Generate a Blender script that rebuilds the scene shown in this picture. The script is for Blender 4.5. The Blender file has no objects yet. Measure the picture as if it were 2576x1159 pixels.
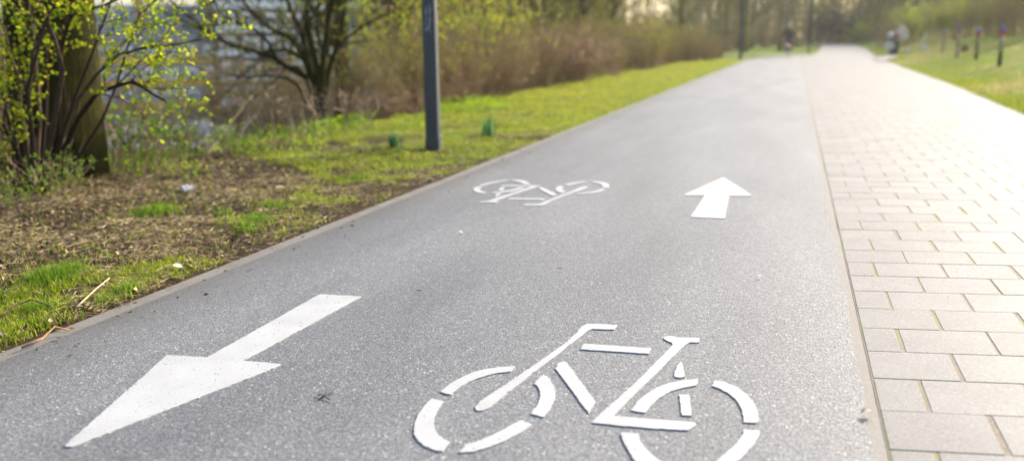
import bpy, bmesh, math, random
import numpy as np
from mathutils import Vector, Matrix
random.seed(7)
RNG = np.random.default_rng(11)
PI = math.pi
scene = bpy.context.scene
COL = scene.collection

# ------------------------------------------------------------------ camera geometry
W_PX, H_PX, F_PX = 2576.0, 1159.0, 2200.0
VPX, VPY, ROLL, CAM_H = 2003.0, 102.0, math.radians(0.7), 1.0
_u = np.array([VPX - W_PX / 2, H_PX / 2 - VPY])
_c, _s = math.cos(-ROLL), math.sin(-ROLL)
_u = np.array([_c * _u[0] - _s * _u[1], _s * _u[0] + _c * _u[1]])
PITCH = math.atan(_u[1] / F_PX)
YAW = math.atan(_u[0] / F_PX * math.cos(PITCH))

def ray_dir(px, py):
    x, y = px - W_PX / 2, H_PX / 2 - py
    x, y = _c * x - _s * y, _s * x + _c * y
    fw = F_PX * math.cos(PITCH) + y * math.sin(PITCH)
    up = y * math.cos(PITCH) - F_PX * math.sin(PITCH)
    return np.array([x * math.cos(YAW) - fw * math.sin(YAW), x * math.sin(YAW) + fw * math.cos(YAW), up]) / F_PX

def at(px, py, z=0.0):
    """the place on the level z that the photograph shows at this point"""
    d = ray_dir(px, py)
    t = (z - CAM_H) / d[2]
    return np.array([d[0] * t, d[1] * t, z])

def at_y(px, py, Y):
    d = ray_dir(px, py)
    t = Y / d[1]
    return np.array([d[0] * t, Y, CAM_H + d[2] * t])

# ------------------------------------------------------------------ terrain
EDGE_Y = np.array([-15, 0, 13.1, 21.3, 37.5, 50, 61, 80, 110, 300.])
EDGE_X = np.array([2.1, 2.45, 2.92, 3.33, 3.84, 4.2, 4.75, 5.7, 6.3, 5.0])
def edge(Y): return np.interp(Y, EDGE_Y, EDGE_X)
def sstep(a, b, x):
    t = np.clip((x - a) / (b - a), 0, 1)
    return t * t * (3 - 2 * t)

class VNoise:
    def __init__(self, seed):
        self.t = np.random.default_rng(seed).random((256, 256))
    def __call__(self, x, y):
        x = np.asarray(x, float); y = np.asarray(y, float)
        xi = np.floor(x).astype(int); yi = np.floor(y).astype(int)
        fx = x - xi; fy = y - yi
        fx = fx * fx * (3 - 2 * fx); fy = fy * fy * (3 - 2 * fy)
        g = lambda a, b: self.t[a % 256, b % 256]
        return (g(xi, yi) * (1 - fx) + g(xi + 1, yi) * fx) * (1 - fy) + (g(xi, yi + 1) * (1 - fx) + g(xi + 1, yi + 1) * fx) * fy
N1, N2, N3 = VNoise(1), VNoise(2), VNoise(3)
def fbm(n, x, y): return (n(x, y) + .5 * n(x * 2.1 + 9, y * 2.1) + .25 * n(x * 4.3, y * 4.3 + 5)) / 1.75

ASPH_L, ASPH_R, KERB_W = -2.435, 0.255, 0.085
VALLEY = -7.5
def rise(Y): return .0085 * np.maximum(0, np.asarray(Y, float) - 56)
def H(X, Y):
    X = np.asarray(X, float); Y = np.asarray(Y, float)
    a = X / np.maximum(Y, 1.0)
    fac = sstep(-.36, -.47, a) * .9 + .1
    fac = np.where(Y < 9, 1.0, fac)
    left = np.minimum(.33 * np.maximum(0, -5.35 - X), -VALLEY) * fac
    r = np.maximum(0, X - edge(Y) - .15)
    right = 7.0 * (1 - np.exp(-.235 * r * r / (r + 1.4) / 7.0 * 1.25))
    soft = sstep(-2.6, -3.4, X) + sstep(.1, 1.2, X - edge(Y))
    bump = (fbm(N1, X * 1.3, Y * 1.3) - .5) * .09 * soft + (N2(X * 6, Y * 6) - .5) * .025 * np.where(X < 0, sstep(-2.52, -2.7, X), sstep(0., .2, X - edge(Y)))
    bump = bump * np.where(np.abs(X) < 30, 1, 0)
    return rise(Y) * sstep(-30, -10, X) + bump - left + right

def hit(px, py):
    d = ray_dir(px, py)
    t = 1.5
    while t < 300:
        p = d * t
        z = CAM_H + p[2]
        if z < H(p[0], p[1]):
            return np.array([p[0], p[1], float(H(p[0], p[1]))])
        t *= 1.004
    return np.array([p[0], p[1], float(H(p[0], p[1]))])

# ------------------------------------------------------------------ mesh building
def link(o, parent=None):
    COL.objects.link(o)
    if parent is not None: o.parent = parent
    return o
def tag(o, label=None, cat=None, group=None, kind=None):
    for k, v in (('label', label), ('category', cat), ('group', group), ('kind', kind)):
        if v: o[k] = v
    return o
def empty(name, loc, label, cat, group=None, rz=0.):
    o = bpy.data.objects.new(name, None)
    o.location = tuple(float(v) for v in loc); o.rotation_euler = (0, 0, rz)
    o.empty_display_size = .2
    COL.objects.link(o)
    return tag(o, label, cat, group)

class MB:
    def __init__(self):
        self.v, self.f, self.c, self.m, self.n = [], [], [], [], 0
    def add(self, v, f, col=(1, 1, 1), mi=0):
        v = np.asarray(v, float).reshape(-1, 3)
        f = np.asarray(f, int)
        c = np.asarray(col, float)
        if c.ndim == 1: c = np.tile(c, (len(v), 1))
        self.v.append(v); self.f.append((f + self.n, mi)); self.c.append(c); self.n += len(v)
    def tubes(self, P, R, S=5, col=(1, 1, 1), mi=0, cap=True):
        P = np.asarray(P, float); R = np.asarray(R, float)
        if P.ndim == 2: P = P[None]; 
        if R.ndim == 1: R = R[None]
        N, K, _ = P.shape
        T = np.gradient(P, axis=1); T /= np.linalg.norm(T, axis=2, keepdims=True) + 1e-9
        m = np.abs(T[:, K // 2, :])
        ref = np.where((m[:, 2:3] < .8), np.array([[0, 0, 1.]]), np.array([[1., 0, 0]]))[:, None, :]
        A = np.cross(T, np.broadcast_to(ref, T.shape)); A /= np.linalg.norm(A, axis=2, keepdims=True) + 1e-9
        B = np.cross(T, A)
        an = np.arange(S) * 2 * PI / S
        V = P[:, :, None, :] + R[:, :, None, None] * (A[:, :, None, :] * np.cos(an)[None, None, :, None] + B[:, :, None, :] * np.sin(an)[None, None, :, None])
        idx = np.arange(N * K * S).reshape(N, K, S)
        nx = np.roll(idx, -1, axis=2)
        F = np.stack([idx[:, :-1], nx[:, :-1], nx[:, 1:], idx[:, 1:]], -1).reshape(-1, 4)
        c = np.asarray(col, float)
        if c.ndim == 1: c = np.tile(c, (N, 1))
        cc = np.repeat(c, K * S, axis=0)
        self.add(V, F, cc, mi)
        if cap:
            base = self.n - N * K * S
            for k, rev in ((0, True), (K - 1, False)):
                g = idx[:, k] + base
                if rev: g = g[:, ::-1]
                self.f.append((g, mi))
    def leaves(self, C, D, L, Wd, col, mi=0, rng=RNG):
        C = np.asarray(C, float); N = len(C)
        D = D / (np.linalg.norm(D, axis=1, keepdims=True) + 1e-9)
        r = rng.normal(size=(N, 3)); s = np.cross(D, r); s /= np.linalg.norm(s, axis=1, keepdims=True) + 1e-9
        L = np.broadcast_to(np.asarray(L, float), (N,))[:, None]; Wd = np.broadcast_to(np.asarray(Wd, float), (N,))[:, None]
        nn = np.cross(D, s)
        V = np.stack([C, C + D * L * .45 + s * Wd * .5 + nn * Wd * .12, C + D * L, C + D * L * .45 - s * Wd * .5 + nn * Wd * .12], 1)
        c = np.asarray(col, float)
        if c.ndim == 1: c = np.tile(c, (N, 1))
        self.add(V, np.arange(4 * N).reshape(N, 4), np.repeat(c, 4, axis=0), mi)
    def box(self, lo, hi, col=(1, 1, 1), mi=0, M=None):
        x0, y0, z0 = lo; x1, y1, z1 = hi
        v = np.array([(x0, y0, z0), (x1, y0, z0), (x1, y1, z0), (x0, y1, z0), (x0, y0, z1), (x1, y0, z1), (x1, y1, z1), (x0, y1, z1)], float)
        if M is not None: v = v @ M[0].T + M[1]
        self.add(v, [(3, 2, 1, 0), (4, 5, 6, 7), (0, 1, 5, 4), (1, 2, 6, 5), (2, 3, 7, 6), (3, 0, 4, 7)], col, mi)
    def lathe(self, prof, S=16, c=(0, 0, 0), col=(1, 1, 1), mi=0):
        pr = np.asarray(prof, float); K = len(pr)
        an = np.arange(S) * 2 * PI / S
        V = np.stack([pr[:, :1] * np.cos(an), pr[:, :1] * np.sin(an), np.repeat(pr[:, 1:], S, 1)], -1) + np.asarray(c, float)
        idx = np.arange(K * S).reshape(K, S); nx = np.roll(idx, -1, 1)
        self.add(V, np.stack([idx[:-1], nx[:-1], nx[1:], idx[1:]], -1).reshape(-1, 4), col, mi)
        b = self.n - K * S
        self.f.append(((idx[0] + b)[None, ::-1], mi)); self.f.append(((idx[-1] + b)[None], mi))
    def mesh(self, name, mats, smooth=False):
        me = bpy.data.meshes.new(name)
        V = np.concatenate(self.v); C = np.concatenate(self.c)
        lt, loops, mi = [], [], []
        for f, m in self.f:
            f = np.asarray(f)
            loops.append(f.reshape(-1)); lt.append(np.full(len(f), f.shape[1])); mi.append(np.full(len(f), m))
        loops = np.concatenate(loops); lt = np.concatenate(lt); mi = np.concatenate(mi)
        me.vertices.add(len(V)); me.vertices.foreach_set('co', V.astype(np.float32).ravel())
        me.loops.add(len(loops)); me.loops.foreach_set('vertex_index', loops.astype(np.int32))
        me.polygons.add(len(lt))
        me.polygons.foreach_set('loop_start', np.concatenate([[0], np.cumsum(lt)[:-1]]).astype(np.int32))
        me.polygons.foreach_set('material_index', mi.astype(np.int32))
        me.polygons.foreach_set('use_smooth', np.full(len(lt), bool(smooth)))
        a = me.color_attributes.new('Col', 'FLOAT_COLOR', 'POINT')
        a.data.foreach_set('color', np.c_[C, np.ones(len(C))].astype(np.float32).ravel())
        for m in (mats if isinstance(mats, (list, tuple)) else [mats]): me.materials.append(m)
        me.update(calc_edges=True); me.validate()
        return me
    def build(self, name, mats, parent=None, smooth=False):
        return link(bpy.data.objects.new(name, self.mesh(name, mats, smooth)), parent)

def copy_tree(o, parent=None):
    c = o.copy(); COL.objects.link(c)
    if parent is not None: c.parent = parent
    for ch in list(o.children): copy_tree(ch, c)
    return c

# ------------------------------------------------------------------ materials
class NT:
    def __init__(self, name):
        self.mat = bpy.data.materials.new(name); self.mat.use_nodes = True
        self.t = self.mat.node_tree; self.t.nodes.clear()
        self.out = self.t.nodes.new('ShaderNodeOutputMaterial')
    def n(self, typ, ins=None, **kw):
        nd = self.t.nodes.new('ShaderNode' + typ)
        for k, v in kw.items(): setattr(nd, k, v)
        for k, v in (ins or {}).items():
            s = nd.inputs[k]
            if isinstance(v, bpy.types.NodeSocket): self.t.links.new(v, s)
            else: s.default_value = v
        return nd
    def pos(self):
        return self.n('NewGeometry').outputs['Position']
    def noise(self, scale, detail=3, rough=.5, vec=None):
        return self.n('TexNoise', {'Vector': vec or self.pos(), 'Scale': scale, 'Detail': detail, 'Roughness': rough}).outputs['Fac']
    def ramp(self, fac, stops, interp='LINEAR'):
        r = self.n('ValToRGB', {'Fac': fac}); cr = r.color_ramp; cr.interpolation = interp
        while len(cr.elements) < len(stops): cr.elements.new(.5)
        for e, (p, c) in zip(cr.elements, stops):
            e.position = p; e.color = (*c, 1) if len(c) == 3 else c
        return r.outputs['Color']
    def mix(self, fac, a, b, mode='MIX'):
        m = self.n('Mix', data_type='RGBA', blend_type=mode)
        for s, v in ((m.inputs[0], fac), (m.inputs[6], a), (m.inputs[7], b)):
            if isinstance(v, bpy.types.NodeSocket): self.t.links.new(v, s)
            elif isinstance(v, (int, float)): s.default_value = v
            else: s.default_value = (*v, 1)
        return m.outputs[2]
    def bump(self, h, strength, dist):
        return self.n('Bump', {'Height': h, 'Strength': strength, 'Distance': dist}).outputs['Normal']
    def attr(self): return self.n('Attribute', attribute_name='Col').outputs['Color']
    def bsdf(self, **ins):
        return self.n('BsdfPrincipled', {k.replace('_', ' '): v for k, v in ins.items()})
    def done(self, sh):
        self.t.links.new(sh, self.out.inputs['Surface']); return self.mat

def m_plain(name, col, rough=.6, metal=0., var=.15, scale=12, spec=.5):
    t = NT(name)
    f = t.noise(scale, 4)
    c = t.ramp(f, [(.3, tuple(v * (1 - var) for v in col)), (.7, tuple(min(1, v * (1 + var)) for v in col))])
    b = t.bsdf(Base_Color=c, Roughness=rough, Metallic=metal)
    b.inputs['Specular IOR Level'].default_value = spec
    return t.done(b.outputs[0])

def m_attr(name, rough=.8, transl=0., var=.25, scale=30, bump=0., spec=.3):
    t = NT(name)
    f = t.noise(scale, 4)
    k = t.ramp(f, [(.25, (1 - var,) * 3), (.75, (1 + var,) * 3)])
    c = t.mix(1., t.attr(), k, 'MULTIPLY')
    b = t.bsdf(Base_Color=c, Roughness=rough)
    b.inputs['Specular IOR Level'].default_value = spec
    if bump: t.t.links.new(t.bump(f, .8, bump), b.inputs['Normal'])
    sh = b.outputs[0]
    if transl:
        tr = t.n('BsdfTranslucent', {'Color': c}).outputs[0]
        sh = t.n('MixShader', {0: transl, 1: sh, 2: tr}).outputs[0]
    return t.done(sh)

def m_asphalt():
    t = NT('asphalt'); P = t.pos()
    vor = t.n('TexVoronoi', {'Vector': P, 'Scale': 195., 'Randomness': 1.})
    val = t.n('SeparateColor', {'Color': vor.outputs['Color']}).outputs
    grain = t.ramp(val[0], [(0, (.076, .08, .086)), (.45, (.132, .137, .145)), (.85, (.188, .193, .201)), (.982, (.235, .235, .24)), (.992, (.38, .38, .38)), (1, (.48, .48, .48))])
    fine = t.ramp(t.noise(420, 2), [(.3, (.7,) * 3), (.7, (1.3,) * 3)])
    c = t.mix(1., grain, fine, 'MULTIPLY')
    # dirt: broad worn tracks and the grubby strip along the kerb
    st = t.ramp(t.n('TexNoise', {'Vector': t.n('Mapping', {'Vector': P, 'Scale': (1.3, .25, 1)}).outputs[0], 'Scale': 1.4, 'Detail': 5}).outputs['Fac'], [(.3, (.8, .8, .815)), (.7, (1.17, 1.16, 1.15))])
    c = t.mix(1., c, st, 'MULTIPLY')
    x = t.n('SeparateXYZ', {'Vector': P}).outputs[0]
    nz = t.noise(2.2, 6, .65)
    ex = t.n('Math', {0: x, 1: t.n('Math', {0: nz, 1: .35}, operation='MULTIPLY').outputs[0]}, operation='SUBTRACT').outputs[0]
    dirt = t.n('MapRange', {'Value': ex, 'From Min': -2.62, 'From Max': -2.30, 'To Min': .75, 'To Max': 0.}).outputs[0]
    c = t.mix(dirt, c, (.085, .078, .07))
    h = t.n('Math', {0: vor.outputs['Distance'], 1: t.noise(330, 2)}, operation='ADD').outputs[0]
    b = t.bsdf(Base_Color=c, Roughness=.62, Normal=t.bump(h, .32, .004))
    b.inputs['Specular IOR Level'].default_value = .35
    return t.done(b.outputs[0])

def m_paint():
    t = NT('road_paint'); P = t.pos()
    f = t.noise(260, 3)
    c = t.ramp(f, [(.25, (.31, .315, .32)), (.45, (.4, .405, .41)), (.8, (.46, .465, .47))])
    pit = t.ramp(t.noise(95, 3), [(.28, (.3, .3, .3)), (.34, (1, 1, 1))])
    dirt = t.ramp(t.noise(6, 5), [(.3, (.88, .87, .86)), (.6, (1, 1, 1))])
    c = t.mix(1., t.mix(1., c, pit, 'MULTIPLY'), dirt, 'MULTIPLY')
    b = t.bsdf(Base_Color=c, Roughness=.6, Normal=t.bump(f, .5, .003))
    b.inputs['Specular IOR Level'].default_value = .35
    return t.done(b.outputs[0])

def m_paver():
    t = NT('concrete_paver'); P = t.pos()
    f = t.n('SeparateColor', {'Color': t.n('TexVoronoi', {'Vector': P, 'Scale': 260.}).outputs['Color']}).outputs[0]
    g = t.ramp(f, [(0, (.72,) * 3), (.5, (1.,) * 3), (.94, (1.1,) * 3), (.965, (1.5,) * 3)])
    c = t.mix(1., t.attr(), g, 'MULTIPLY')
    c = t.mix(1., c, t.ramp(t.noise(3.5, 6, .6), [(.3, (.86, .855, .85)), (.65, (1.05,) * 3)]), 'MULTIPLY')
    spot = t.ramp(t.noise(46, 1), [(.235, (.22, .2, .2)), (.25, (1, 1, 1))])
    c = t.mix(1., c, spot, 'MULTIPLY')
    b = t.bsdf(Base_Color=c, Roughness=.7, Normal=t.bump(f, .25, .002))
    b.inputs['Specular IOR Level'].default_value = .34
    return t.done(b.outputs[0])

def m_joint():
    t = NT('joint_sand')
    a = t.ramp(t.noise(160, 3), [(.3, (.13, .105, .075)), (.7, (.29, .25, .19))])
    c = t.mix(t.ramp(t.noise(2.6, 4), [(.46, (0, 0, 0)), (.6, (1, 1, 1))]), a, (.2, .205, .08))
    return t.done(t.bsdf(Base_Color=c, Roughness=.95).outputs[0])

def m_concrete(name, col, dirt=(.12, .1, .08)):
    t = NT(name)
    c = t.ramp(t.noise(120, 4), [(.3, tuple(v * .75 for v in col)), (.7, tuple(v * 1.15 for v in col))])
    c = t.mix(t.ramp(t.noise(7, 5, .7), [(.42, (0, 0, 0)), (.68, (.8,) * 3)]), c, dirt)
    return t.done(t.bsdf(Base_Color=c, Roughness=.7, Normal=t.bump(t.noise(200, 2), .4, .003)).outputs[0])

def m_ground():
    t = NT('soil_and_turf'); P = t.pos()
    s = t.ramp(t.noise(38, 6, .7), [(.25, (.014, .01, .006)), (.5, (.045, .031, .019)), (.72, (.13, .092, .055)), (.85, (.27, .2, .125))])
    g = t.ramp(t.noise(24, 6, .7), [(.3, (.05, .085, .008)), (.6, (.15, .2, .016)), (.8, (.3, .27, .07))])
    y = t.n('SeparateXYZ', {'Vector': P}).outputs[1]
    k = t.n('MapRange', {'Value': y, 'From Min': 5., 'From Max': 12., 'To Min': -.16, 'To Max': .22}).outputs[0]
    f = t.n('Math', {0: t.noise(.9, 5, .65), 1: k}, operation='ADD').outputs[0]
    c = t.mix(t.ramp(f, [(.44, (0, 0, 0)), (.58, (1, 1, 1))]), s, g)
    b = t.bsdf(Base_Color=c, Roughness=.95, Normal=t.bump(t.noise(45, 5, .7), .9, .02)); b.inputs['Specular IOR Level'].default_value = .06
    return t.done(b.outputs[0])

def m_bark(name, dark, light, moss=None, mossk=.5):
    t = NT(name); P = t.pos()
    mp = t.n('Mapping', {'Vector': P, 'Scale': (1, 1, .22)}).outputs[0]
    f = t.n('TexNoise', {'Vector': mp, 'Scale': 34., 'Detail': 6., 'Roughness': .65}).outputs['Fac']
    c = t.ramp(f, [(.3, dark), (.7, light)])
    if moss: c = t.mix(t.ramp(t.noise(5, 5, .6), [(mossk - .15, (0, 0, 0)), (mossk + .15, (.9,) * 3)]), c, moss)
    b = t.bsdf(Base_Color=c, Roughness=.9, Normal=t.bump(f, .9, .03)); b.inputs['Specular IOR Level'].default_value = .08
    return t.done(b.outputs[0])

def m_glass(name, col):
    t = NT(name)
    b = t.bsdf(Base_Color=(*col, 1), Roughness=.08)
    return t.done(b.outputs[0])

M_ASPH, M_PAINT, M_PAVER, M_JOINT, M_GROUND = m_asphalt(), m_paint(), m_paver(), m_joint(), m_ground()
M_KERB = m_concrete('kerb_concrete', (.17, .16, .14))
M_STRIP = m_concrete('edging_mortar', (.16, .145, .13), (.13, .11, .09))
M_ROAD2 = m_concrete('car_park_asphalt', (.3, .3, .31), (.24, .24, .25))
M_BLADE = m_attr('grass_blade', .8, .55, .15, 20, 0, .08)
M_LEAF = m_attr('leaf', .7, .55, .12, 20, 0, .12)
M_DRY = m_attr('dry_plant', .85, .15, .2, 40, 0, .08)
M_TWIG = m_attr('twig_bark', .85, 0, .3, 40, .004, .1)
M_TRUNK = m_bark('mossy_bark', (.005, .003, .001), (.024, .019, .006), (.034, .033, .003), .42)
M_TRUNK2 = m_bark('brown_bark', (.1, .08, .035), (.28, .23, .11), (.22, .22, .04), .55)
M_TRUNK3 = m_bark('grey_bark', (.15, .13, .1), (.36, .31, .23), (.2, .2, .08), .6)
M_POST = m_plain('slate_painted_steel', (.033, .042, .055), .42, .0, .12, 9)
M_POSTD = m_plain('dark_rubber_base', (.018, .02, .024), .7)
M_SCRATCH = m_plain('chalky_scrawl', (.42, .45, .48), .8)
M_WHITE = m_plain('white_plastic', (.75, .75, .74), .45)
M_GLASSW = m_glass('window_glass', (.05, .06, .07))
M_LAMP = m_plain('lamp_lens', (.75, .75, .72), .3)

# ------------------------------------------------------------------ setting: ground
def build_ground():
    def grow(a, b, s, g=1.12, smax=12):
        out = [a]; 
        while out[-1] < b: out.append(out[-1] + s); s = min(smax, s * g)
        return out
    xl = sorted([-v for v in grow(2.56, 9, .14, 1.0)] + [-v for v in grow(9.3, 260, .35, 1.1)])
    xl += [ASPH_L - KERB_W - .012, ASPH_L - KERB_W + .01]
    ys = grow(-14, 1, .6, 1.0) + grow(1.2, 22, .16, 1.0) + grow(22.3, 330, .3, 1.05)
    ys = np.array(sorted(set(ys)))
    ul = [-.012, .012] + grow(.14, 6, .16, 1.0) + grow(6.4, 240, .4, 1.1)
    cols = []
    Hs = []
    for x in xl:
        X = np.full_like(ys, x); z = H(X, ys)
        if x > ASPH_L - KERB_W: z = rise(ys) - .06
        cols.append(np.c_[X, ys, z])
    for q in (.33, .66):
        X = ASPH_L + (edge(ys) - ASPH_L) * q; cols.append(np.c_[X, ys, rise(ys) - .06])
    for u in ul:
        X = edge(ys) + u; z = H(X, ys)
        if u < 0: z = rise(ys) - .06
        cols.append(np.c_[X, ys, z])
    V = np.stack(cols, 1)      # ny, nx, 3
    # the branch path to the side is cut a little into the ground
    x, y = V[..., 0], V[..., 1]
    V[..., 2] -= .05 * ((x < 1.4) & (x > -22) & (y > 59.4 - .2 * np.minimum(x, 0)) & (y < 63 - .27 * np.minimum(x, 0)))
    V[..., 2] += .05 * ((x > -2.5) & (x < .3) & (y > 56.5) & (y < 59.4))
    ny, nx = V.shape[:2]
    idx = np.arange(ny * nx).reshape(ny, nx)
    F = np.stack([idx[:-1, :-1], idx[:-1, 1:], idx[1:, 1:], idx[1:, :-1]], -1).reshape(-1, 4)
    mb = MB(); mb.add(V, F)
    tag(mb.build('ground', M_GROUND, smooth=True), kind='structure')

def strip(name, xl, xr, ys, mat, dz, thick=.05):
    """a band lying on the ground, with side faces"""
    mb = MB(); ys = np.asarray(ys, float)
    L = np.array([xl(y) for y in ys]); R = np.array([xr(y) for y in ys]); z = rise(ys) + dz
    A = np.stack([np.c_[L, ys, z - thick], np.c_[L, ys, z], np.c_[R, ys, z], np.c_[R, ys, z - thick]], 1)
    idx = np.arange(len(ys) * 4).reshape(-1, 4)
    F = np.concatenate([np.stack([idx[:-1, k], idx[:-1, k + 1], idx[1:, k + 1], idx[1:, k]], -1) for k in range(3)])
    mb.add(A, F)
    return tag(mb.build(name, mat), kind='structure')

def jag(seed, amp, sc):
    n = VNoise(seed)
    return lambda y: (float(n(y * sc, 0.5)) - .5) * 2 * amp + (float(n(y * sc * 3.7, 7.5)) - .5) * amp

build_ground()
YS = np.concatenate([np.arange(-12, 30, .12), np.arange(30, 52.01, .5)])
j1, j2, j3 = jag(21, .006, 2.2), jag(22, .008, 3.0), jag(23, .006, 4.0)
strip('bike_path', lambda y: ASPH_L + j1(y), lambda y: ASPH_R - .014 + j2(y), YS, M_ASPH, 0.)
strip('kerb', lambda y: ASPH_L - KERB_W + j3(y) * .6, lambda y: ASPH_L + .012, YS, M_KERB, -.004)
strip('edging_strip', lambda y: ASPH_R - .026, lambda y: ASPH_R + .014 + j3(y) * .5, YS, M_STRIP, -.003)
# the far end of the bike path, and the side path beyond a strip of turf
def build_branch():
    mb = MB()
    r = lambda x, y: (x, y, float(rise(y)))
    end = [(ASPH_L, 52.0), (ASPH_R - .03, 52.0), (ASPH_R + .2, 55.5), (.95, 58.9), (.1, 58.7), (-1.2, 57.4), (-2.1, 54.8)]
    mb.add([r(*p) for p in end], [list(range(len(end)))])
    n = 22; t = np.linspace(0, 1, n)
    a = np.c_[1.1 - 24 * t, 59.6 + 6 * t ** 1.3]; b = np.c_[1.35 - 24 * t, 62.6 + 6.5 * t ** 1.3]
    V = np.stack([np.c_[a, rise(a[:, 1]) + .012], np.c_[b, rise(b[:, 1]) + .012]], 1); idx = np.arange(2 * n).reshape(n, 2)
    mb.add(V, np.stack([idx[1:, 0], idx[:-1, 0], idx[:-1, 1], idx[1:, 1]], -1))
    tag(mb.build('side_path', M_ASPH), kind='structure')
build_branch()

def build_footpath():
    mb = MB()
    rng = np.random.default_rng(5)
    row, wid, g, top = .2475, .2915, .0095, 0.
    skew = .17
    base = np.array([.178, .173, .167])
    V, Fs, C = [], [], []
    x_in = ASPH_R + .02
    for r in range(-30, 190):
        yo = 3.196 + r * row + (rng.random() - .5) * .004
        off = (.40 if r % 2 == 0 else .545) - wid * 3 + (rng.random() - .5) * .03
        n = 22
        for k in range(n):
            x0 = off + k * wid + (rng.random() - .5) * .008; x1 = x0 + wid - g - rng.random() * .006
            x0c, x1c = max(x0, x_in), x1
            if x1c - x0c < .03: continue
            ym = yo + (x0c - .26) * skew
            if ym > 50 or x1c > float(edge(ym)) + .12: continue
            gap = .0005 + rng.random() * .0013
            yb0 = lambda x: yo - row + gap + (x - .26) * skew
            yb1 = lambda x: yo - gap + (x - .26) * skew
            dz = rng.random() * .001
            ch = .0014
            zt = top + dz
            outer = [(x0c, yb0(x0c)), (x1c, yb0(x1c)), (x1c, yb1(x1c)), (x0c, yb1(x0c))]
            inner = [(x0c + ch, yb0(x0c + ch) + ch), (x1c - ch, yb0(x1c - ch) + ch), (x1c - ch, yb1(x1c - ch) - ch), (x0c + ch, yb1(x0c + ch) - ch)]
            b = len(V)
            V += [(x, y, -.02) for x, y in outer] + [(x, y, zt - ch) for x, y in outer] + [(x, y, zt) for x, y in inner]
            for q in range(4):
                q2 = (q + 1) % 4
                Fs += [(b + q, b + q2, b + 4 + q2, b + 4 + q), (b + 4 + q, b + 4 + q2, b + 8 + q2, b + 8 + q)]
            Fs.append((b + 8, b + 9, b + 10, b + 11))
            c = base * (1 + (rng.random() - .5) * .13) * np.array([1, 1 + (rng.random() - .5) * .015, 1 + (rng.random() - .5) * .03])
            C += [c] * 12
    mb.add(V, Fs, np.array(C), 0)
    # sand bed in the joints
    ys = np.arange(-12, 50.01, .5)
    L = np.c_[np.full_like(ys, x_in - .005), ys, np.full_like(ys, -.0014)]; R = np.c_[edge(ys) + .02, ys, np.full_like(ys, -.0014)]
    A = np.stack([L, R], 1); idx = np.arange(len(ys) * 2).reshape(-1, 2)
    mb.add(A, np.stack([idx[:-1, 0], idx[:-1, 1], idx[1:, 1], idx[1:, 0]], -1), (1, 1, 1), 1)
    # the far run, too far off to show its joints
    ys = np.arange(48., 190, 1.)
    xl = np.interp(ys, [48, 52, 56, 58.6, 66, 75, 90, 112, 140, 190], [x_in, x_in + .02, .5, .97, 1.35, 1.75, 2.3, 2.7, -5, -38])
    xr = np.where(ys > 110, xl + 3.6 + 0 * ys, edge(ys))
    z = rise(ys) + .002 - (ys < 50) * .006
    A = np.stack([np.c_[xl, ys, z], np.c_[xr, ys, z]], 1); idx = np.arange(len(ys) * 2).reshape(-1, 2)
    mb.add(A, np.stack([idx[:-1, 0], idx[:-1, 1], idx[1:, 1], idx[1:, 0]], -1), base * .97, 0)
    # spur to the litter bin
    p = [hit(2192, 147), hit(2218, 158), hit(2262, 143), hit(2245, 139)]
    mb.add([(q[0], q[1], q[2] + .03) for q in p], [(0, 1, 2, 3)], base * .9, 0)
    tag(mb.build('footpath', [M_PAVER, M_JOINT]), kind='structure')
build_footpath()

# ------------------------------------------------------------------ painted markings
def painted(name, pts, parent, seed, thick=.0035, origin=(0, 0)):
    """a slab of thick road paint from an outline on the ground"""
    rng = np.random.default_rng(seed)
    P = np.asarray(pts, float)[:, :2]
    out = []
    for i in range(len(P)):
        a, b = P[i], P[(i + 1) % len(P)]
        L = np.linalg.norm(b - a); n = max(1, int(L / .009))
        d = (b - a) / max(L, 1e-6); nn = np.array([-d[1], d[0]])
        for k in range(n):
            q = a + (b - a) * k / n
            out.append(q + nn * rng.normal() * .0011 * (k > 0))
    bm = bmesh.new()
    vs = [bm.verts.new((q[0] - origin[0], q[1] - origin[1], .0005)) for q in out]
    f = bm.faces.new(vs)
    if f.normal.z < 0: f.normal_flip()
    bm.normal_update()
    if f.normal.z < 0: f.normal_flip()
    r = bmesh.ops.extrude_face_region(bm, geom=[f])
    for v in r['geom']:
        if isinstance(v, bmesh.types.BMVert): v.co.z += thick
    bmesh.ops.triangulate(bm, faces=[f for f in bm.faces if len(f.verts) > 4])
    bmesh.ops.recalc_face_normals(bm, faces=bm.faces)
    me = bpy.data.meshes.new(name); bm.to_mesh(me); bm.free()
    me.materials.append(M_PAINT)
    return link(bpy.data.objects.new(name, me), parent)

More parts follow.
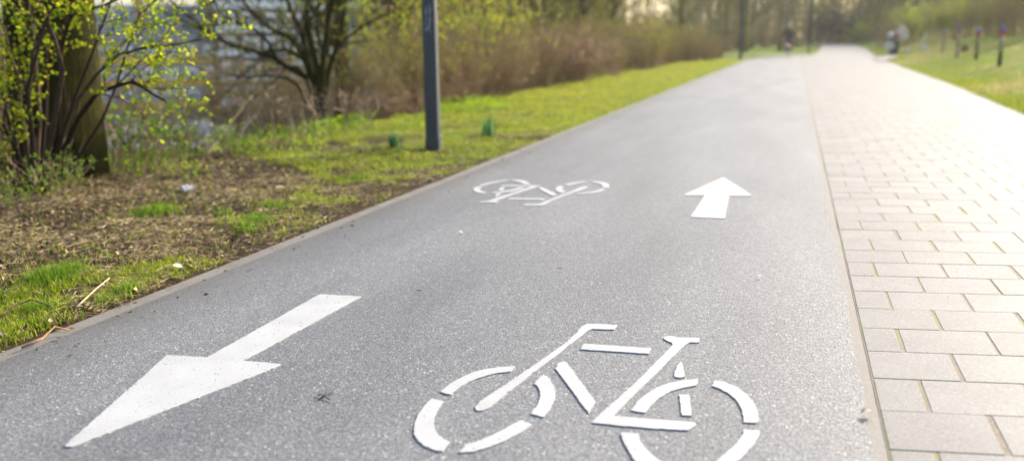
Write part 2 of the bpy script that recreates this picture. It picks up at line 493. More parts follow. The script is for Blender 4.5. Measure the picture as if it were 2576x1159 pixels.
SC = 2576 / 2845.
def z6(pts): return np.array([at((1100 + x * 1100 / 2576) * SC, (860 + y * 1100 / 2576) * SC)[:2] for x, y in pts])
BIKE = [
 ('wheel_segment', [(290,540),(330,505),(380,470),(440,438),(510,410),(590,390),(680,378),(778,373),(745,408),(670,415),(590,432),(520,455),(460,482),(405,515),(355,556)]),
 ('wheel_segment', [(232,582),(185,630),(150,680),(125,735),(118,790),(128,830),(150,865),(190,895),(240,915),(305,926),(325,895),(350,865),(310,845),(275,815),(255,785),(245,745),(248,710),(265,665),(285,632),(310,603)]),
 ('wheel_segment', [(412,934),(450,885),(520,865),(610,830),(700,785),(770,745),(810,724),(888,752),(820,800),(740,845),(660,880),(570,912),(490,932)]),
 ('wheel_segment', [(897,485),(930,452),(960,427),(1000,455),(1030,505),(1038,560),(1022,610),(990,665),(962,704),(878,683),(915,635),(935,590),(938,545),(925,510)]),
 ('fork_and_handlebar', [(518,655),(516,638),(550,600),(700,500),(900,365),(1100,225),(1180,150),(1210,112),(1240,98),(1300,97),(1440,105),(1420,135),(1280,130),(1250,140),(1180,195),(1060,290),(900,410),(760,520),(620,635),(570,660),(535,663)]),
 ('top_tube', [(1197,262),(1225,226),(1662,256),(1645,292)]),
 ('down_tube', [(1040,390),(1050,362),(1068,348),(1090,342),(1110,347),(1300,605),(1253,678)]),
 ('seat_tube_and_saddle', [(1275,740),(1300,710),(1400,620),(1600,440),(1800,235),(1795,220),(1750,200),(1740,185),(1765,177),(1800,178),(1830,186),(1978,188),(1972,217),(1910,218),(1880,235),(1700,415),(1530,580),(1420,695),(1600,712),(1800,728),(1945,738),(1952,752),(1925,775),(1895,790),(1700,780),(1450,760)]),
 ('wheel_segment', [(1525,660),(1570,605),(1630,555),(1700,510),(1780,480),(1870,463),(1975,458),(1955,498),(1870,513),(1780,540),(1710,580),(1665,625),(1620,675)]),
 ('wheel_segment', [(2055,500),(2075,465),(2140,475),(2210,505),(2280,555),(2330,615),(2355,670),(2362,730),(2345,742),(2262,738),(2258,690),(2245,645),(2215,595),(2165,550),(2110,520)]),
 ('wheel_segment', [(2262,783),(2368,793),(2355,840),(2325,890),(2265,955),(2190,1020),(2100,1080),(2000,1125),(1940,1138),(1940,1075),(2010,1040),(2070,1000),(2125,955),(2180,908),(2225,865),(2255,820)]),
 ('wheel_segment', [(1463,805),(1577,810),(1590,860),(1630,912),(1680,958),(1735,998),(1800,1045),(1880,1075),(1880,1138),(1820,1130),(1700,1100),(1610,1040),(1545,975),(1510,915),(1475,855)]),
 ('wheel_stay', [(1850,342),(1870,375),(1880,442),(1850,448),(1812,440),(1815,410),(1830,370)]),
 ('wheel_stay', [(1842,555),(1905,558),(1915,610),(1925,695),(1862,692)]),
]
o_near = at(1480, 1000)
near_bike = empty('bicycle_marking', (o_near[0], o_near[1], .0), 'large sharp white bicycle symbol painted on asphalt beside the paving', 'road marking', 'white bicycle symbols')
for i, (nm, pts) in enumerate(BIKE): painted(nm, z6(pts), near_bike, i, origin=o_near[:2])

# the same stencil turned round for the other lane: fitted to where the photo shows its corners
_n = z6([(1430,120),(525,650),(1210,245),(1655,275),(1945,765),(1275,740),(1978,200),(1742,185),(118,790),(2365,735)])
_f = np.array([at((1300 + x * 420 / 2576) * SC, (480 + y * 420 / 2576) * SC)[:2] for x, y in [(940,560),(2020,230),(1290,455),(690,445),(590,200),(1220,205),(215,505),(545,515),(2400,215),(105,285)]])
_A, *_r = np.linalg.lstsq(np.c_[_n, np.ones(len(_n))], _f, rcond=None)
o_far = at(1362, 485)
far_bike = empty('bicycle_marking', (o_far[0], o_far[1], .0), 'smaller soft white bicycle symbol, upside down, painted nearer the grass verge', 'road marking', 'white bicycle symbols')
for i, (nm, pts) in enumerate(BIKE):
    q = z6(pts); painted(nm, np.c_[q, np.ones(len(q))] @ _A, far_bike, 40 + i, origin=o_far[:2])

def arrow(pts, label, seed):
    P = np.array([at(x, y)[:2] for x, y in pts]); c = P.mean(0)
    o = painted('arrow_marking', P, None, seed, origin=c)
    o.location = (c[0], c[1], 0)
    tag(o, label, 'road marking', 'white direction arrows')
z5 = lambda L: [(x * 1100 / 1634 * SC, (500 + y * 1100 / 1634) * SC) for x, y in L]
z8 = lambda L: [((1250 + x * 1000 / 2520) * SC, (440 + y * 1000 / 2520) * SC) for x, y in L]
arrow(z5([(270, 1103), (276, 1092), (690, 725), (855, 735), (1320, 474), (1492, 483), (1005, 748), (1158, 762), (1157, 770), (300, 1104)]), 'long white arrow pointing towards the viewer beside the grass verge kerb', 81)
arrow(z8([(1915, 135), (2110, 258), (2110, 266), (1955, 264), (1925, 424), (1683, 414), (1785, 261), (1645, 263), (1645, 253)]), 'short white arrow pointing away along the asphalt, close to the paving', 82)

# ------------------------------------------------------------------ plants
def children(P, R, n, t0, t1, L, spread, up, K=4, r0=.6, curve=.25, droop=0., rng=RNG, taper=.25):
    """n branches from each polyline of P; returns polylines and radii"""
    N, KP, _ = P.shape
    t = rng.uniform(t0, t1, (N, n)) * (KP - 1)
    i = np.minimum(t.astype(int), KP - 2); f = (t - i)[..., None]
    ar = np.arange(N)[:, None]
    B = P[ar, i] * (1 - f) + P[ar, i + 1] * f
    Rb = R[ar, i] * (1 - f[..., 0]) + R[ar, i + 1] * f[..., 0]
    T = P[ar, i + 1] - P[ar, i]; T /= np.linalg.norm(T, axis=2, keepdims=True) + 1e-9
    rd = rng.normal(size=(N, n, 3)); rd -= (rd * T).sum(2, keepdims=True) * T
    rd /= np.linalg.norm(rd, axis=2, keepdims=True) + 1e-9
    sp = rng.uniform(.6, 1.2, (N, n, 1)) * spread
    D = T * np.cos(sp) + rd * np.sin(sp) + np.array([0, 0, up])
    D /= np.linalg.norm(D, axis=2, keepdims=True)
    Ln = rng.uniform(L[0], L[1], (N, n, 1))
    s = np.linspace(0, 1, K)
    cv = rng.normal(size=(N, n, 3)) * curve
    pts = B[:, :, None, :] + D[:, :, None, :] * (Ln[..., None] * s[None, None, :, None]) + (cv[:, :, None, :] * Ln[..., None]) * (s ** 2)[None, None, :, None]
    pts[..., 2] -= droop * Ln * (s ** 2)
    rr = (Rb * r0)[..., None] * (1 - (1 - taper) * s)
    return pts.reshape(-1, K, 3), rr.reshape(-1, K)

def mixcol(n, cols, rng=RNG, var=.15, w=None):
    cols = np.asarray(cols, float)
    i = rng.choice(len(cols), n, p=w)
    return np.clip(cols[i] * (1 + rng.normal(size=(n, 1)) * var), 0.003, .9)

def leaf_on(mb, P, n, L, Wd, cols, mi=0, t0=.2, rng=RNG, keep=1., zmax=None, w=None):
    N, K, _ = P.shape
    t = rng.uniform(t0, 1, (N, n)) * (K - 1)
    i = np.minimum(t.astype(int), K - 2); f = (t - i)[..., None]; ar = np.arange(N)[:, None]
    C = (P[ar, i] * (1 - f) + P[ar, i + 1] * f).reshape(-1, 3)
    T = (P[ar, i + 1] - P[ar, i]).reshape(-1, 3); T /= np.linalg.norm(T, axis=1, keepdims=True) + 1e-9
    m = rng.random(len(C)) < keep
    C, T = C[m], T[m]
    D = T * .6 + rng.normal(size=C.shape) * .7 + np.array([0, 0, .2])
    s = rng.uniform(.6, 1.25, len(C))
    mb.leaves(C, D, L * s, Wd * s, mixcol(len(C), cols, rng, w=w), mi, rng)

GREENS = [(.3, .42, .012), (.42, .5, .015), (.18, .3, .01), (.52, .5, .02)]
OLIVE = [(.2, .21, .025), (.28, .28, .04), (.13, .15, .02), (.33, .27, .08)]
BROWN = [(.25, .17, .1), (.33, .23, .15), (.16, .11, .06), (.4, .29, .19)]
BRAMBLE = [(.3, .18, .13), (.38, .24, .18), (.2, .115, .08), (.42, .29, .21)]

def poly_trunk(h, r, lean, rng, K=10, flare=1.5, wob=.02, top=.45):
    s = np.linspace(0, 1, K)
    P = np.zeros((1, K, 3)); P[0, :, 2] = s * h - .1
    ph = rng.random(4) * 6
    P[0, :, 0] = lean[0] * s * h + wob * h * np.sin(s * 5 + ph[0]) * s
    P[0, :, 1] = lean[1] * s * h + wob * h * np.sin(s * 4 + ph[1]) * s
    R = r * (1 - (1 - top) * s); R = R * (1 + (flare - 1) * np.exp(-s * h / .35))
    return P, R[None]

def tree_data(seed, h=11, r=.14, lean=(0, 0), leafcols=OLIVE, nleaf=3, leafsize=.07, limbs=16, mat=None, bark=(.1, .085, .045), low=.08, twig=(5, 6)):
    rng = np.random.default_rng(seed)
    P, R = poly_trunk(h, r, lean, rng)
    t = MB(); t.tubes(P, R, 10)
    L1, r1 = children(P, R, limbs, low, .98, (h * .16, h * .34), 1.0, .25, 6, .42, .25, rng=rng)
    t.tubes(L1, r1, 6)
    c = MB()
    L2, r2 = children(L1, r1, twig[0], .2, 1, (h * .06, h * .15), .8, .15, 4, .5, .3, rng=rng)
    c.tubes(L2, np.maximum(r2, .006), 4, mixcol(len(L2), [bark], rng), 0, cap=False)
    L3, r3 = children(L2, r2, twig[1], .2, 1, (h * .03, h * .08), .8, .1, 3, .6, .3, rng=rng)
    c.tubes(L3, np.maximum(r3, .004), 3, mixcol(len(L3), [bark, tuple(v * 1.4 for v in bark)], rng), 0, cap=False)
    leaf_on(c, L3, nleaf, leafsize, leafsize * .55, leafcols, 1, rng=rng)
    return t.mesh('trunk', mat or M_TRUNK2, True), c.mesh('crown', [M_TWIG, M_LEAF])

def shrub_data(seed, h=2.2, n=46, rad=.45, r=.008, cols=BROWN, arch=.5, leafcols=None, nleaf=0, leafsize=.05, twigs=6, fol=.35, keep=1., w=None, sub=0):
    """many thin stems from one base; returns stems mesh, foliage mesh (or None)"""
    rng = np.random.default_rng(seed)
    K = 6; s = np.linspace(0, 1, K)
    an = rng.random(n) * 2 * PI; q = np.sqrt(rng.random(n)) * rad
    B = np.c_[np.cos(an) * q, np.sin(an) * q, np.full(n, -.05)]
    hh = h * rng.uniform(.55, 1.1, n)
    out = rng.uniform(.1, 1, n) * arch * hh
    an2 = an + rng.normal(size=n) * .7
    P = np.zeros((n, K, 3))
    P[:, :, 0] = B[:, :1] + (np.cos(an2) * out)[:, None] * s ** 1.5
    P[:, :, 1] = B[:, 1:2] + (np.sin(an2) * out)[:, None] * s ** 1.5
    P[:, :, 2] = -.05 + hh[:, None] * (s - .28 * arch * s ** 3)
    P += rng.normal(size=P.shape) * .018 * h * s[None, :, None]
    R = (r * rng.uniform(.6, 1.5, n))[:, None] * (1 - .65 * s)
    m = MB(); m.tubes(P, R, 4, mixcol(n, cols, rng), 0, cap=False)
    L, rr = children(P, R, twigs, .2, 1, (h * .1, h * .28), .7, .15, 4, .6, .3, rng=rng)
    m.tubes(L, np.maximum(rr, .0025), 3, mixcol(len(L), cols, rng), 0, cap=False)
    src = L
    if sub:
        L4, r4 = children(L, rr, sub, .2, 1, (h * .05, h * .14), .7, .15, 3, .6, .3, rng=rng)
        m.tubes(L4, np.maximum(r4, .002), 3, mixcol(len(L4), cols, rng), 0, cap=False); src = L4
    st = m.mesh('stems', [M_TWIG])
    fo = None
    if nleaf:
        f = MB(); leaf_on(f, src, nleaf, leafsize, leafsize * .55, leafcols, 0, fol, rng, keep, w=w)
        fo = f.mesh('leaves', [M_LEAF])
    return st, fo

def plant(name, meshes, loc, rz, sc, label, cat, group=None):
    o = empty(name, loc, label, cat, group, rz)
    o.scale = (sc, sc, sc)
    for me in meshes:
        if me is not None:
            c = bpy.data.objects.new(me.name.split('.')[0], me); link(c, o)
    return o
def G(x, y): return (x, y, float(H(x, y)))

# --- big mossy trunk by the verge
def build_mossy_tree():
    b = at(160, 450); h = 9.0
    rng = np.random.default_rng(3)
    base = np.array([b[0], b[1]]); o = empty('tree', G(*base), 'thick dark mossy tree trunk behind the leafy shrub near the verge', 'tree')
    dep = math.hypot(*base)
    K = 14; zz = np.linspace(-.2, h, K)
    P = np.zeros((1, K, 3)); P[0, :, 2] = zz; P[0, :, 0] = .035 * zz; P[0, :, 1] = .02 * zz
    R = .325 * (1 - .028 * zz) * (1 + .08 * np.exp(-np.maximum(zz, 0) / .22))
    t = MB(); t.tubes(P, R[None], 22)
    V = t.v[0]; an = np.arctan2(V[:, 1], V[:, 0])
    V[:, :2] *= (1 + .035 * np.sin(an * 5 + V[:, 2] * .6) + .02 * np.sin(an * 11 + 2))[:, None]
    L1, r1 = children(P, R[None], 12, .45, 1, (2, 3.4), 1.0, .3, 6, .4, .2, rng=rng); t.tubes(L1, r1, 7)
    t.build('trunk', M_TRUNK, o, True)
    c = MB(); L2, r2 = children(L1, r1, 7, .2, 1, (.7, 1.5), .8, .1, 5, .45, .3, rng=rng); c.tubes(L2, r2, 4, mixcol(len(L2), [(.08, .06, .03)]), 0, cap=False)
    L3, r3 = children(L2, r2, 6, .2, 1, (.3, .8), .8, .1, 3, .5, .3, rng=rng); c.tubes(L3, np.maximum(r3, .004), 3, mixcol(len(L3), [(.1, .07, .04)]), 0, cap=False)
    leaf_on(c, L3, 3, .06, .035, GREENS, 1, rng=rng)
    c.build('crown', [M_TWIG, M_LEAF], o)
build_mossy_tree()

def curve_px(pts, K=9):
    """smooth line through picture points that each carry a distance along the path"""
    Q = np.array([at_y(x, y, d) for x, y, d in pts]); n = len(Q)
    t = np.linspace(0, n - 1, K); out = []
    for v in t:
        i = min(int(v), n - 2); f = v - i
        p0, p1, p2, p3 = Q[max(i - 1, 0)], Q[i], Q[i + 1], Q[min(i + 2, n - 1)]
        out.append(.5 * ((2 * p1) + (-p0 + p2) * f + (2 * p0 - 5 * p1 + 4 * p2 - p3) * f * f + (-p0 + 3 * p1 - 3 * p2 + p3) * f ** 3))
    return np.array(out)

# --- leafy many-stemmed shrub in front of the trunk
def build_hazel():
    rng = np.random.default_rng(9)
    b = hit(75, 480); b = np.array([b[0], b[1], float(H(b[0], b[1]))])
    o = empty('shrub', b, 'many stemmed shrub with small bright new leaves in front of the mossy trunk', 'shrub')
    d0 = b[1]
    lines = [
        [(70, 480, d0), (60, 300, d0), (20, 120, d0 - .1), (-40, -60, d0 - .1)],
        [(90, 482, d0), (100, 330, d0), (95, 150, d0), (80, -40, d0)],
        [(100, 482, d0), (130, 330, d0 + .1), (150, 160, d0), (190, 30, d0 - .1), (330, -10, d0 - .2)],
        [(105, 480, d0), (170, 300, d0 - .1), (225, 140, d0 - .1), (265, 20, d0 - .2), (300, -80, d0 - .2)],
        [(110, 482, d0), (135, 420, d0), (200, 250, d0 + .1), (300, 150, d0), (400, 120, d0), (505, 106, d0)],
        [(110, 480, d0), (165, 360, d0), (240, 240, d0), (330, 215, d0), (420, 255, d0)],
        [(85, 482, d0), (75, 280, d0 - .1), (85, 110, d0 - .2), (115, 85, d0 - .2), (100, 40, d0 - .2), (120, -50, d0 - .2)],
        [(60, 478, d0), (30, 350, d0 - .2), (5, 240, d0 - .3), (-60, 120, d0 - .3)],
        [(50, 478, d0), (-10, 330, d0 - .1), (-70, 150, d0)],
        [(80, 484, d0), (40, 380, d0 + .1), (60, 180, d0 + .2), (50, -60, d0 + .2)],
        [(95, 480, d0), (118, 250, d0 + .2), (125, 60, d0 + .3), (140, -60, d0 + .3)],
        [(115, 484, d0), (190, 400, d0 + .1), (262, 290, d0 + .2), (330, 120, d0 + .2), (360, 20, d0 + .2), (470, -20, d0 + .1)],
        [(90, 484, d0), (60, 420, d0 - .2), (10, 300, d0 - .3), (45, 200, d0 - .3)],
        [(70, 484, d0), (20, 440, d0 - .3), (-30, 400, d0 - .4)],
        [(100, 484, d0), (150, 200, d0 - .25), (110, 30, d0 - .3), (90, -60, d0 - .3)],
        [(95, 484, d0), (70, 250, d0 - .25), (110, 100, d0 - .3), (170, -30, d0 - .3)],
    ]
    P = np.stack([curve_px(l) for l in lines]) - b
    P += rng.normal(size=P.shape) * .02 * np.linspace(0, 1, P.shape[1])[None, :, None]
    R = rng.uniform(.012, .026, len(P))[:, None] * (1 - .75 * np.linspace(0, 1, P.shape[1]))[None]
    barkc = [(.03, .02, .014), (.06, .042, .03), (.13, .09, .06)]
    m = MB(); m.tubes(P, R, 7, mixcol(len(P), barkc, rng), 0)
    right = np.array([2, 3, 4, 5, 10, 11]); left = np.array([k for k in range(len(P)) if k not in right])
    La, ra = children(P[left], R[left], 13, .2, 1, (.3, .8), .75, .15, 5, .5, .25, rng=rng)
    Lb, rb = children(P[right], R[right], 10, .45, 1, (.2, .55), .75, .15, 5, .5, .25, rng=rng)
    La = La[La[:, -1, 0] < .42]; ra = ra[:len(La)]
    L1, r1 = np.concatenate([La, Lb]), np.concatenate([ra, rb])
    m.tubes(L1, np.maximum(r1, .003), 4, mixcol(len(L1), barkc, rng), 0, cap=False)
    L2, r2 = children(L1, r1, 4, .2, 1, (.12, .32), .7, .1, 4, .6, .25, rng=rng)
    m.tubes(L2, np.maximum(r2, .0018), 3, mixcol(len(L2), barkc, rng), 0, cap=False)
    # dead leaves and old cut stools about the foot
    B0 = np.zeros((30, 4, 3)); an = rng.random(30) * 6.3
    for k in range(4):
        s = k / 3.
        B0[:, k, 0] = np.cos(an) * (.05 + .35 * s); B0[:, k, 1] = np.sin(an) * (.05 + .35 * s); B0[:, k, 2] = -.05 + rng.uniform(.2, .9, 30) * s
    m.tubes(B0, np.full((30, 4), .009) * np.array([1, .8, .6, .35]), 4, mixcol(30, barkc, rng), 0)
    m.build('stems', [M_TWIG], o, True)
    f = MB()
    leaf_on(f, L2, 14, .034, .022, GREENS, 0, .1, rng, .62)
    leaf_on(f, L1, 11, .031, .02, GREENS, 0, .25, rng, .6)
    f.build('leaves', [M_LEAF], o)
build_hazel()

# --- spreading dark multi-stemmed tree at the edge of the slope
Z2 = lambda x, y: ((400 + x / 2.3177) * SC, y / 2.3177 * SC)
def build_spreading_tree():
    rng = np.random.default_rng(14)
    D = 10.6
    px = Z2(1130, 800); b = at_y(*px, D); b[2] = float(H(b[0], b[1]))
    o = empty('tree', b, 'spreading many stemmed tree with dark mossy limbs over the slope edge', 'tree')
    S = lambda L: [(*Z2(x, y), D + dd) for x, y, dd in L]
    lines = [
        S([(1130, 900, 0), (1110, 560, 0), (980, 470, .1), (800, 360, .2), (500, 262, .4), (270, 90, .5), (100, -60, .6)]),
        S([(1130, 900, 0), (1080, 500, 0), (960, 260, .1), (820, 190, .1), (700, 80, .2), (560, -80, .3)]),
        S([(1130, 900, 0), (1090, 520, .1), (960, 330, .2), (700, 340, .4), (480, 250, .5), (330, 170, .6), (60, 60, .8)]),
        S([(1130, 900, 0), (1060, 420, 0), (1010, 200, 0), (940, 60, 0), (900, -120, 0)]),
        S([(1130, 900, 0), (1120, 500, 0), (1060, 200, -.1), (1050, 60, -.1), (1030, -120, 0)]),
        S([(1140, 900, 0), (1150, 450, 0), (1180, 200, 0), (1240, -100, 0)]),
        S([(1140, 900, 0), (1180, 500, .2), (1260, 250, .3), (1290, 60, .3), (1330, -100, .3)]),
        S([(1120, 900, 0), (1000, 560, .1), (820, 490, .3), (620, 500, .5), (520, 470, .6)]),
        S([(1135, 900, 0), (1160, 420, .4), (1110, 150, .6), (1150, -100, .6)]),
        S([(1130, 900, 0), (1040, 480, -.2), (880, 420, -.3), (760, 220, -.4), (520, 110, -.4), (420, -60, -.4)]),
    ]
    P = np.stack([curve_px(l, 12) for l in lines]) - b
    R = np.array([.042, .045, .032, .05, .05, .05, .042, .024, .036, .03])[:, None] * (1.15 - .72 * np.linspace(0, 1, 12))[None]
    m = MB(); m.tubes(P, R, 8); m.build('trunk', M_TRUNK, o, True)
    c = MB(); bark = [(.05, .042, .018), (.09, .07, .035)]
    L1, r1 = children(P, R, 11, .3, 1, (.5, 1.4), .8, .1, 5, .4, .3, rng=rng); c.tubes(L1, r1, 4, mixcol(len(L1), bark, rng), 0, cap=False)
    L2, r2 = children(L1, r1, 5, .2, 1, (.2, .6), .8, .05, 4, .5, .3, rng=rng); c.tubes(L2, np.maximum(r2, .003), 3, mixcol(len(L2), bark, rng), 0, cap=False)
    leaf_on(c, L2, 7, .038, .024, GREENS, 1, .2, rng, .5)
    c.build('crown', [M_TWIG, M_LEAF], o)
build_spreading_tree()

# --- bare saplings and suckers along the verge's edge
def sapling(lines, label, seed, r=.008, col=(.34, .25, .16), leafk=0., cat='sapling', grp=None):
    rng = np.random.default_rng(seed)
    b = at_y(*lines[0][0]); b[2] = float(H(b[0], b[1]))
    o = empty('sapling', b, label, cat, grp)
    P = np.stack([curve_px(l, 9) for l in lines]) - b
    P += rng.normal(size=P.shape) * .006
    R = np.full((len(P), 9), r) * (1 - .6 * np.linspace(0, 1, 9))
    m = MB(); m.tubes(P, R, 6, mixcol(len(P), [col], rng), 0)
    L1, r1 = children(P, R, 6, .35, 1, (.12, .4), .7, .2, 4, .5, .2, rng=rng); m.tubes(L1, np.maximum(r1, .0018), 3, mixcol(len(L1), [col], rng), 0, cap=False)
    m.build('stem', [M_TWIG], o, True)
    if leafk:
        f = MB(); leaf_on(f, L1, 6, .034, .02, GREENS, 0, .2, rng, leafk); f.build('leaves', [M_LEAF], o)
z1 = lambda x, y, d: (x * 720 / 1346 * SC, y * 720 / 1346 * SC, d)
sapling([[z1(700, 950, 6.0), z1(745, 860, 6.1), z1(790, 720, 6.2), z1(850, 590, 6.4)]], 'pale leaning bare sapling just right of the mossy trunk foot', 31, .011)
sapling([[z1(660, 900, 6.6), z1(655, 760, 6.6), z1(685, 600, 6.6), z1(690, 430, 6.6), z1(640, 300, 6.6)], [z1(670, 900, 6.6), z1(720, 700, 6.6), z1(760, 520, 6.6), z1(840, 350, 6.6)]], 'thin dark leafy sapling with two stems beside the mossy trunk', 32, .009, (.13, .09, .06), .8)
sapling([[z1(820, 850, 7.0), z1(870, 690, 7.0), z1(960, 560, 7.0), z1(950, 470, 7.0)]], 'crooked pale sapling topped with a small leafy tuft', 33, .010, (.4, .32, .22), .35)
sapling([[z1(1030, 915, 6.9), z1(1070, 820, 7.0), z1(1140, 720, 7.2), z1(1260, 560, 7.5), z1(1310, 500, 7.6)], [z1(1040, 905, 6.9), z1(1080, 800, 7.0), z1(1075, 740, 7.0)]], 'pale sapling leaning right over the slope with forked foot', 34, .009, (.42, .32, .21))
sapling([[z1(1235, 800, 7.7), z1(1250, 700, 7.7), z1(1300, 610, 7.8)]], 'short pale bent stem in the gap before the valley', 35, .009, (.45, .4, .33))
sapling([[z1(310, 985, 5.3), z1(330, 860, 5.3), z1(360, 700, 5.3), z1(350, 580, 5.3)], [z1(300, 960, 5.3), z1(240, 830, 5.3)]], 'thin upright bare shoot before the foot of the mossy trunk', 36, .008, (.2, .14, .09))
sapling([[z1(10, 880, 5.0), z1(50, 720, 5.0), z1(30, 560, 5.0), z1(-20, 480, 5.0)]], 'pale bowed cane at the far left edge of the verge', 37, .009, (.3, .22, .15))
sapling([[z1(560, 960, 5.6), z1(600, 800, 5.8), z1(585, 700, 5.9)]], 'short pale pointed stem right of the mossy trunk', 38, .007, (.2, .17, .09))
sapling([[z1(790, 870, 6.7), z1(800, 700, 6.7), z1(775, 340, 6.8)]], 'slender upright leafy sapling between the leaning pale one and the crooked one', 39, .007, (.2, .17, .09), .8)

# --- thicket along the slope edge
TH = [shrub_data(100 + i, h=2.3 + .3 * (i % 3), n=52, cols=BROWN, arch=.38, leafcols=GREENS + OLIVE, nleaf=2, leafsize=.045, keep=(.3, .5, .8, .4)[i], sub=2) for i in range(4)]
BRB = [shrub_data(120 + i, h=1.35, n=90, rad=.5, r=.006, cols=BRAMBLE, arch=1.25, leafcols=BRAMBLE + [(.25, .3, .06)], nleaf=2, leafsize=.05, keep=.35, twigs=6, sub=2) for i in range(2)]
LEAFY = [shrub_data(130 + i, h=2.6, n=34, rad=.4, r=.009, cols=BROWN, arch=.5, leafcols=GREENS + [(.42, .17, .1), (.45, .25, .17)], nleaf=4, leafsize=.06, keep=.75, twigs=7, sub=2, w=[.25, .3, .15, .16, .08, .06]) for i in range(2)]
GRN = [shrub_data(140 + i, h=2.4, n=40, rad=.5, r=.01, cols=BROWN, arch=.7, leafcols=[(.32, .4, .02), (.4, .46, .03), (.22, .3, .02)], nleaf=8, leafsize=.085, keep=.9, twigs=8, sub=2) for i in range(2)]
EVG = [shrub_data(150, h=3.0, n=40, rad=.7, r=.012, cols=BROWN, arch=.7, leafcols=[(.03, .055, .03), (.045, .075, .045), (.02, .04, .025)], nleaf=9, leafsize=.12, keep=1, twigs=8, sub=2)]
rs = random.Random(4)
def thicket_row():
    y = 9.6
    while y < 57:
        for k, off in enumerate((0., .95, 2.0, 3.2)):
            x = -5.25 + (y > 44) * .9 - off - rs.random() * .5
            yy = y + rs.random() * .7
            if x / yy < -.50 and k < 3 and yy < 10.5: continue
            sc = ((.5, .6, .74, .9) if yy < 14 else (.46, .54, .6, .66))[k] * rs.uniform(.8, 1.2) * (1.0 if yy > 12 else .7)
            if yy > 30: sc *= 1.2
            plant('thicket_shrub', TH[rs.randrange(4)], G(x, yy), rs.random() * 6.28, sc, 'bare brown thicket shrub in the dense row along the verge', 'shrub', 'bare shrubs along the verge')
        y += .95 if y < 24 else 1.35
thicket_row()
for i, (px, Y) in enumerate([(-150, 6.3), (-40, 7.2), (60, 8.2), (-110, 8.4), (150, 9.2), (20, 10.0), (-220, 9.6), (120, 11.5)]):
    p = at_y(px, 300, Y); plant('thicket_shrub', TH[i % 4], G(p[0], Y), i * 1.3, 1.15, 'dense bare shrub standing behind the mossy trunk at the left', 'shrub', 'bare shrubs behind the mossy trunk')
for i, (px, py, sc) in enumerate([(1330, 222, 1.0), (1400, 212, 1.35), (1465, 205, 1.1), (1255, 245, .8), (1150, 268, .6), (1010, 300, .55)]):
    p = at(px, py); p = (p[0] - .45, p[1])
    if i < 3:
        lab = ['reddish bramble mound left of the tallest mound', 'tallest reddish brown bramble mound on the verge edge', 'reddish bramble mound right of the tallest mound'][i]
    else:
        lab = ['low bramble tangle right of the lamp post by the tall daffodil leaves', 'low bramble tangle close behind the lamp post', 'low bramble tangle left of the lamp post'][i - 3]
    plant('bramble', BRB[i % 2], G(*p), i * 1.7, sc, lab, 'bramble', 'brambles by the verge')
for i, (px, Y, sc, lab) in enumerate([(1160, 15.5, .95, 'leafy shrub with pinkish buds just right of the lamp post'), (1010, 13.2, .9, 'yellow green leafy shrub just left of the lamp post'), (1235, 18.5, 1.0, 'yellow green shrub between the lamp post and bramble mounds'), (930, 12.6, .75, 'small leafy shrub at the right end of the valley gap'), (1640, 34, .8, 'small leafy shrub far along the brown thicket')]):
    p = at_y(px, 200, Y); plant('leafy_shrub', LEAFY[i % 2], G(min(p[0], -5.0), Y), i * 2.1, sc, lab, 'shrub', 'leafy shrubs in the thicket')

PALE = [(.36, .27, .18), (.44, .35, .25), (.26, .19, .12)]
DEAD = [shrub_data(160 + i, h=.8, n=13, rad=.35, r=.0045, cols=PALE, arch=.95, twigs=3) for i in range(2)]
for i, (px, py, sc) in enumerate([(1190 * .5 + 180, 352, 1.0), (860, 345, 1.1), (700, 372, .9), (905, 322, .9)]):
    p = at(px, py); plant('dead_stems', DEAD[i % 2], G(p[0] - .1, p[1]), i * 1.5, sc, ['pale dead stems arching at the right part of the valley gap', 'pale dead stems at the foot of the spreading tree', 'low pale dead stems in the middle of the valley gap', 'pale dead stems just right of the spreading tree'][i], 'dead stems', 'pale dead stems by the valley gap')
LOWG = [shrub_data(170, h=.75, n=26, rad=.25, r=.004, cols=BROWN, arch=.6, leafcols=[(.12, .24, .02), (.2, .32, .02), (.09, .18, .02)], nleaf=5, leafsize=.045, keep=.8, twigs=5)]
for i, (px, py, sc, lab) in enumerate([(330, 432, 1.0, 'low green leafy weed bush just right of the mossy trunk'), (420, 432, .6, 'low green weed clump at the foot of the crooked sapling'), (150, 505, .5, 'low green weed clump in front of the many stemmed shrub'), (20, 545, .5, 'low green weed clump at the left frame edge'), (600, 392, .5, 'low green weed clump at the rim of the slope')]):
    p = at(px, py); plant('weed_bush', LOWG[0], G(p[0], p[1]), i * 1.1, sc, lab, 'weeds', 'green weed clumps at the slope rim')
p = at_y(868, 300, 12.6); plant('tree', tree_data(240, h=9, r=.13, lean=(.03, 0), mat=M_TRUNK, limbs=22, low=.1, nleaf=3, leafcols=GREENS, leafsize=.05), G(p[0], 12.6), 1., 1., 'dark mossy upright trunk just right of the spreading tree', 'tree')
